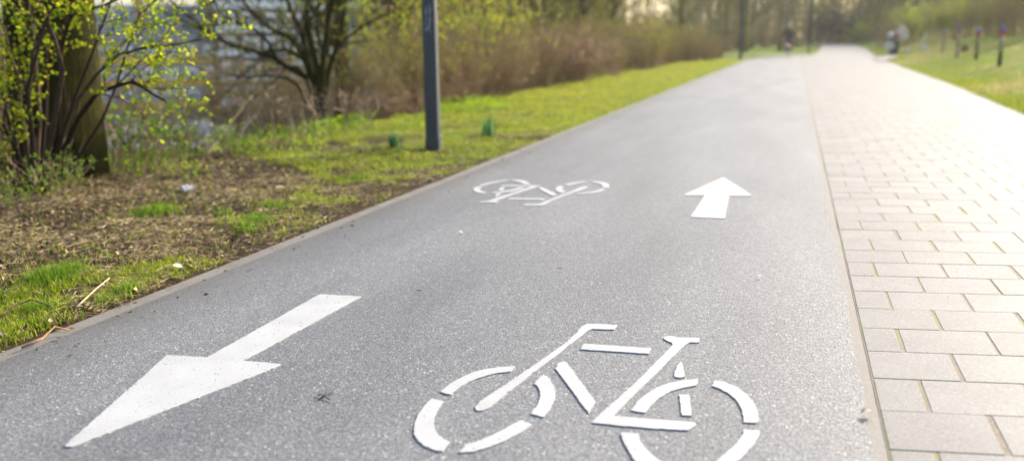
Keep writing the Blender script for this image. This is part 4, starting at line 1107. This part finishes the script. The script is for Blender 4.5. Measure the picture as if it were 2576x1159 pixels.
# ------------------------------------------------------------------ cyclist
M_BFRAME = m_plain('bike_frame', (.03, .03, .035), .35, .2); M_TYRE = m_plain('rubber', (.015,) * 3, .8); M_STEEL = m_plain('bike_steel', (.5, .5, .52), .3, .9)
M_JACK = m_plain('black_jacket', (.014, .015, .018), .8); M_TROU = m_plain('purple_trousers', (.12, .055, .12), .85); M_SKIN = m_plain('skin', (.45, .27, .2), .6); M_SHOE = m_plain('shoes', (.2, .03, .05), .7); M_HELM = m_plain('helmet_shell', (.32, .27, .29), .4)
def torus_pts(R, c, n=32):
    a = np.linspace(0, 2 * PI, n + 1); return np.c_[np.zeros(n + 1) + c[0], c[1] + R * np.cos(a), c[2] + R * np.sin(a)]
def cyclist():
    b = at_y(1981, 141, 57.3); b[2] = float(rise(57.3)) + .003; b = np.array([b[0], 57.3, b[2]])
    rz = .22
    o = empty('bicycle', (b[0], b[1], b[2]), 'dark bicycle ridden away from the viewer at the path junction', 'bicycle', None, rz)
    def bar(pts, r, name, mat, par, S=8): m = MB(); P = np.array(pts, float); m.tubes(P, np.full(len(P), r), S); return m.build(name, mat, par, True)
    rw = .345
    for y in (-.53, .53):
        w = empty('wheel', (0, 0, 0), None, None); w.parent = o
        w.name = 'wheel'
        m = MB(); m.tubes(torus_pts(rw - .018, (0, y, rw)), np.full(33, .018), 8, cap=False); m.build('tyre', M_TYRE, w, True)
        m = MB(); m.tubes(torus_pts(rw - .04, (0, y, rw)), np.full(33, .009), 6, cap=False); m.build('rim', M_STEEL, w, True)
        m = MB()
        for k in range(16):
            a = k * PI / 8; m.tubes(np.array([(0.02 * (-1) ** k, y, rw), (0, y + (rw - .04) * math.cos(a), rw + (rw - .04) * math.sin(a))]), np.array([.002, .002]), 3)
        m.tubes(np.array([(-.05, y, rw), (.05, y, rw)]), np.array([.02, .02]), 8); m.build('spokes', M_STEEL, w)
    m = MB()
    for A, B, r in (((0, -.18, .88), (0, -.05, .3), .016), ((0, -.05, .3), (0, .38, .78), .018), ((0, -.16, .8), (0, .37, .86), .015), ((.04, -.53, rw), (0, -.16, .78), .009), ((-.04, -.53, rw), (0, -.16, .78), .009), ((.04, -.53, rw), (0, -.05, .3), .01), ((-.04, -.53, rw), (0, -.05, .3), .01), ((0, .36, .95), (0, .4, .72), .018), ((.045, .4, .72), (.05, .53, rw), .011), ((-.045, .4, .72), (-.05, .53, rw), .011)):
        m.tubes(np.array([A, B]), np.array([r, r]), 8)
    m.build('frame', M_BFRAME, o, True)
    bar([(-.29, .24, 1.02), (-.16, .33, 1.05), (0, .36, 1.03), (.16, .33, 1.05), (.29, .24, 1.02)], .013, 'handlebar', M_BFRAME, o)
    m = MB(); m.lathe([(.02, -.02), (.09, 0), (.1, .03), (.06, .05)], 14, (0, -.2, .9)); m.build('saddle', M_TYRE, o, True)
    bar([(-.17, -.05, .3), (-.06, -.05, .3), (-.06, .12, .3), (-.2, .12, .3)], .012, 'pedal_crank', M_STEEL, o); bar([(.2, -.22, .3), (.06, -.22, .3), (.06, -.05, .3)], .012, 'pedal_crank', M_STEEL, o)
    m = MB(); m.box((-.035, -.56 - rw + .28, .63), (.035, -.57 - rw + .3, .69)); m.build('rear_reflector', M_RED, o)
    # the rider: one skinned body
    J = {}; E_ = []; rad = {}
    def jn(k, p, r, parent=None):
        J[k] = len(J); rad[k] = (p, r)
        if parent is not None: E_.append((J[parent], J[k]))
    jn('pel', (0, -.2, 1.0), .155); jn('bel', (0, -.14, 1.16), .15, 'pel'); jn('che', (0, -.05, 1.36), .165, 'bel'); jn('nec', (0, .02, 1.52), .06, 'che'); jn('hd0', (0, .045, 1.6), .085, 'nec'); jn('hd1', (0, .05, 1.69), .098, 'hd0'); jn('hd2', (0, .05, 1.75), .075, 'hd1')
    jn('nose', (0, .15, 1.655), .016, 'hd0')
    for s, n in ((-1, 'l'), (1, 'r')):
        jn('sh' + n, (.175 * s, -.01, 1.44), .075, 'che'); jn('el' + n, (.29 * s, .06, 1.2), .05, 'sh' + n); jn('wr' + n, (.275 * s, .2, 1.06), .033, 'el' + n); jn('pa' + n, (.27 * s, .245, 1.05), .034, 'wr' + n)
        for f in range(4):
            jn('f%d' % f + n, ((.24 + .02 * f) * s, .285, 1.045), .0095, 'pa' + n); jn('g%d' % f + n, ((.24 + .02 * f) * s, .27 - .004 * f, 1.008), .008, 'f%d' % f + n)
        jn('th' + n, (.235 * s, .235, 1.02), .011, 'pa' + n)
        up = s > 0
        kz = (.30, .2, .70) if False else None
        hip = (.1 * s, -.17, .96); kn = (.12 * s, .17, .80) if s < 0 else (.12 * s, .08, .58); an_ = (.12 * s, .02, .42) if s < 0 else (.12 * s, -.22, .24 + .14)
        if s < 0: kn, an_ = (-.12, .2, .72), (-.12, .06, .38)
        jn('hi' + n, hip, .105, 'pel'); jn('kn' + n, kn, .065, 'hi' + n); jn('an' + n, an_, .042, 'kn' + n); jn('to' + n, (an_[0], an_[1] + .17, an_[2] - .06), .035, 'an' + n)
    me = bpy.data.meshes.new('person')
    me.from_pydata([rad[k][0] for k in J], E_, []); me.update()
    p = bpy.data.objects.new('person', me); COL.objects.link(p)
    sk = p.modifiers.new('Skin', 'SKIN'); sk.use_smooth_shade = True
    for k, i in J.items():
        me.skin_vertices[0].data[i].radius = (rad[k][1],) * 2
    me.skin_vertices[0].data[0].use_root = True
    ss = p.modifiers.new('Subdivision', 'SUBSURF'); ss.levels = 2; ss.render_levels = 2
    dg = bpy.context.evaluated_depsgraph_get(); m2 = bpy.data.meshes.new_from_object(p.evaluated_get(dg))
    p.modifiers.clear(); p.data = m2
    m2.materials.clear()
    for q in (M_JACK, M_TROU, M_SKIN, M_SHOE): m2.materials.append(q)
    for f in m2.polygons:
        c = f.center
        if c.z > 1.545 or (c.y > .22 and 1. < c.z < 1.1 and abs(c.x) > .2): f.material_index = 2
        elif c.z > 1.06 or (abs(c.x) > .2 and c.z > .95): f.material_index = 0
        elif (c.z < .42 and c.x < 0 and c.y > .03) or (c.x > 0 and c.z < .4): f.material_index = 3
        else: f.material_index = 1
    p.scale = (1.1,) * 3; o.scale = (1.1,) * 3; p.location = b; p.rotation_euler = (0, 0, rz); tag(p, 'cyclist in black jacket and purple trousers seen from behind', 'person')
    m = MB(); m.lathe([(.125, 1.70), (.132, 1.74), (.118, 1.80), (.075, 1.84), (.02, 1.855)], 18, (0, .045, 0)); m.build('helmet', M_HELM, p, True)
cyclist()

# ------------------------------------------------------------------ the valley: car park, cars and flats
tag_cp = MB()
def valley():
    mb = tag_cp
    c = [at(820, 296, VALLEY), at(250, 296, VALLEY), at(180, 375, VALLEY), at(760, 375, VALLEY)]
    mb.add([(p[0], p[1], VALLEY + .03) for p in c], [(0, 1, 2, 3)])
    tag(mb.build('car_park', M_ROAD2), kind='structure')
valley()
YW = YAW   # houses face the viewer roughly
def frame_at(px, py, z, yaw):
    p = at(px, py, z); return p, np.array([math.cos(yaw), math.sin(yaw), 0]), np.array([-math.sin(yaw), math.cos(yaw), 0])

M_WALLP = m_plain('plum_brick', (.085, .06, .07), .85, 0, .12, 3); M_WALLY = m_plain('ochre_render', (.8, .45, .03), .85, 0, .1, 2); M_WALLG = m_plain('grey_render', (.3, .3, .32), .85, 0, .1, 2)
M_WFR = m_plain('white_window_frame', (.9, .91, .95), .5, 0, .04); M_ROOFG = m_plain('blue_grey_roof', (.2, .235, .29), .6, 0, .12, 2); M_TERRA = m_plain('terracotta', (.5, .27, .16), .8); M_REDD = m_plain('dark_red_door', (.2, .03, .04), .6); M_PAN = m_glass('dark_pane', (.05, .06, .07))
def house(name, px, py, width, depth, floors, fh, nwin, label, wall, band, yaw, seed, roof=None, bz=(-.12, .62), win=(1.9, 1.5), door=True, plinth=1.2):
    p, ux, uy = frame_at(px, py, VALLEY, yaw)
    o = empty(name, p, label, 'building', None, yaw); rng = random.Random(seed)
    ht = plinth + floors * fh
    m = MB(); m.box((0, 0, -.3), (width, depth, ht)); m.build('wall', wall, o)
    for k in range(floors):
        z0 = plinth + k * fh
        m = MB(); m.box((-.05, -.14, z0 + bz[0]), (width + .05, -.004, z0 + bz[1])); m.build('balcony_band', band, o)
        for i in range(nwin):
            x0 = (i + .5) * width / nwin - win[0] / 2
            m = MB(); zb = z0 + .75; w, h = win
            for q in ((x0, zb, x0 + w, zb + .16), (x0, zb + h - .5, x0 + w, zb + h), (x0, zb + .16, x0 + .26, zb + h - .5), (x0 + w - .26, zb + .16, x0 + w, zb + h - .5), (x0 + w / 2 - .08, zb + .16, x0 + w / 2 + .08, zb + h - .5)):
                m.box((q[0], -.1, q[1]), (q[2], -.003, q[3]))
            fr = m.build('window', M_WFR, o)
            m = MB(); m.box((x0 + .26, -.05, zb + .16), (x0 + w - .26, -.006, zb + h - .5)); m.build('pane', M_PAN, fr)
    if door:
        m = MB(); m.box((width * .72, -.3, -.1), (width * .72 + 1.6, -.16, 2.6)); m.build('door', M_REDD, o)
    m = MB()
    if roof is None: m.box((-.3, -.3, ht), (width + .3, depth + .3, ht + .35)); m.build('roof', M_WALLG, o)
    else:
        r = roof; m.add([(-.4, -.5, ht - .1), (width + .4, -.5, ht - .1), (width + .4, depth / 2, ht + r), (-.4, depth / 2, ht + r), (-.4, depth + .5, ht - .1), (width + .4, depth + .5, ht - .1)], [(0, 1, 2, 3), (3, 2, 5, 4), (1, 5, 2), (0, 3, 4)][:2])
        m.add([(width + .4, -.5, ht - .1), (width + .4, depth + .5, ht - .1), (width + .4, depth / 2, ht + r)], [(0, 1, 2)]); m.add([(-.4, -.5, ht - .1), (-.4, depth / 2, ht + r), (-.4, depth + .5, ht - .1)], [(0, 1, 2)])
        rf = m.build('roof', M_ROOFG, o)
        m = MB(); m.box((width * .3, depth * .2, ht + r * .3), (width * .3 + 1.2, depth * .2 + 1, ht + r + .9)); m.build('chimney', M_TERRA, rf)
    return o
house('apartment_block', 560, 292, 25, 12, 7, 3.0, 9, 'tall plum brown block with rows of white windows beyond the slope', M_WALLP, M_WFR, YAW + .5, 1, win=(1.9, 1.75), door=False, bz=(.05, .78))
house('apartment_block', 250, 300, 17.5, 11, 3, 2.75, 7, 'lower block with ochre yellow bands and blue grey roof in the valley', M_WALLG, M_WALLY, YAW + .42, 2, roof=4.5, win=(1.5, 1.4))

def car(px, py, yaw, col, label):
    p = at(px, py, VALLEY + .03); o = empty('parked_car', p, label, 'car', 'cars parked in the valley', yaw)
    pm = m_plain('car_paint', col, .25, 0, .05, 2)
    def extr(prof, y0, y1, mb, inset=0.):
        n = len(prof); A = [(x, y0 + inset * k, z) for (x, z), k in zip(prof, [1 if z > 1. else 0 for x, z in prof])]; B = [(x, y1 - inset * k, z) for (x, z), k in zip(prof, [1 if z > 1. else 0 for x, z in prof])]
        mb.add(A + B, [(i, (i + 1) % n, n + (i + 1) % n, n + i) for i in range(n)]); b_ = mb.n - 2 * n
        mb.f.append((np.array([[b_ + n - 1 - i for i in range(n)]]), 0)); mb.f.append((np.array([[b_ + n + i for i in range(n)]]), 0))
    m = MB(); extr([(-2.1, .3), (2.1, .3), (2.15, .6), (2.05, .8), (1.1, .95), (.4, 1.42), (-1.1, 1.46), (-1.75, 1.0), (-2.1, .92), (-2.15, .6)], -.88, .88, m, .14); m.build('body', pm, o)
    m = MB(); extr([(.98, .98), (.42, 1.36), (-1.05, 1.4), (-1.55, 1.02)], -.885, .885, m, .12); m.build('window', M_PAN, o)
    for x in (-1.35, 1.35):
        for y in (-.86, .86):
            w = MB(); a = np.linspace(0, 2 * PI, 17)
            w.tubes(np.array([(x, y - .1, .31), (x, y + .1, .31)]), np.array([.31, .31]), 18); wo = w.build('wheel', M_TYRE, o)
            r = MB(); r.tubes(np.array([(x, y - .11, .31), (x, y + .11, .31)]), np.array([.19, .19]), 12); r.build('rim', M_STEEL, wo)
    for y in (-.6, .6):
        m = MB(); m.box((2.08, y - .18, .62), (2.16, y + .18, .76)); m.build('headlight', M_LAMP, o); m = MB(); m.box((-2.17, y - .18, .68), (-2.1, y + .18, .84)); m.build('tail_light', M_RED, o)
for a in [(515, 345, YAW + .2, (.72, .73, .76), 'white parked car low in the valley gap'), (395, 352, YAW + .1, (.4, .42, .46), 'silver grey car parked left of the white one'), (640, 338, YAW + .3, (.12, .3, .34), 'teal parked car beside the white one in the valley'), (690, 318, YAW + 2.9, (.22, .38, .46), 'light blue car parked before the tall block'), (600, 362, YAW + .15, (.5, .5, .53), 'grey car nearest the foot of the slope'), (760, 345, YAW + .2, (.6, .6, .63), 'pale car half hidden right of the teal car'), (580, 316, YAW, (.03, .03, .04), 'black car by the dark red entrance')]:
    car(*a)

# ------------------------------------------------------------------ air
def haze():
    m = bpy.data.materials.new('haze'); m.use_nodes = True; t = m.node_tree; t.nodes.clear()
    out = t.nodes.new('ShaderNodeOutputMaterial'); v = t.nodes.new('ShaderNodeVolumePrincipled')
    v.inputs['Color'].default_value = (.95, .93, .88, 1); v.inputs['Density'].default_value = HAZE; v.inputs['Anisotropy'].default_value = .35
    t.links.new(v.outputs[0], out.inputs['Volume'])
    mb = MB(); mb.box((-280, -30, VALLEY - 1.2), (270, 345, 34)); tag(mb.build('haze', m), kind='stuff')
HAZE = .00045
haze()
# ------------------------------------------------------------------ camera, light, sky
cam = bpy.data.cameras.new('camera'); co = bpy.data.objects.new('camera', cam); COL.objects.link(co)
cy, sy, cp, sp = math.cos(YAW), math.sin(YAW), math.cos(PITCH), math.sin(PITCH)
right = np.array([cy, sy, 0]); fwd = np.array([-sy * cp, cy * cp, -sp]); up = np.cross(right, fwd)
ex = right * math.cos(ROLL) - up * math.sin(ROLL); ey = right * math.sin(ROLL) + up * math.cos(ROLL)
M = Matrix.Identity(4)
for i in range(3): M[i][0], M[i][1], M[i][2] = ex[i], ey[i], -fwd[i]
M.translation = (0, 0, CAM_H)
co.matrix_world = M
cam.sensor_fit = 'HORIZONTAL'; cam.sensor_width = 36; cam.lens = 36 * F_PX / W_PX
cam.clip_start = .05; cam.clip_end = 2000
cam.dof.use_dof = True; cam.dof.focus_distance = 3.2; cam.dof.aperture_fstop = 1.35; cam.dof.aperture_blades = 0
scene.camera = co

SUN_AZ, SUN_EL = math.radians(30), math.radians(26)     # clockwise from the path's direction
w = bpy.data.worlds.new('World'); scene.world = w; w.use_nodes = True
nt = w.node_tree; bg = nt.nodes['Background']
sky = nt.nodes.new('ShaderNodeTexSky'); sky.sky_type = 'NISHITA'; sky.sun_disc = False
sky.sun_elevation = SUN_EL; sky.sun_rotation = SUN_AZ; sky.air_density = 1.0; sky.dust_density = 3.0; sky.ozone_density = 1.0
nt.links.new(sky.outputs[0], bg.inputs[0]); bg.inputs[1].default_value = .115
sl = bpy.data.lights.new('sun', 'SUN'); sl.energy = 3.3; sl.angle = math.radians(12); sl.color = (1, .91, .78)
so = bpy.data.objects.new('sun', sl); COL.objects.link(so)
d = Vector((math.sin(SUN_AZ) * math.cos(SUN_EL), math.cos(SUN_AZ) * math.cos(SUN_EL), math.sin(SUN_EL)))
so.rotation_euler = d.to_track_quat('Z', 'Y').to_euler(); so.location = d * 60

vs = scene.view_settings; vs.view_transform = 'Standard'; vs.look = 'None'; vs.exposure = 1.62; vs.gamma = 1; vs.use_curve_mapping = False
cy_ = scene.cycles; cy_.use_denoising = True
cy_.max_bounces = 6; cy_.diffuse_bounces = 3; cy_.glossy_bounces = 2; cy_.transmission_bounces = 3; cy_.transparent_max_bounces = 6
cy_.caustics_reflective = False; cy_.caustics_refractive = False
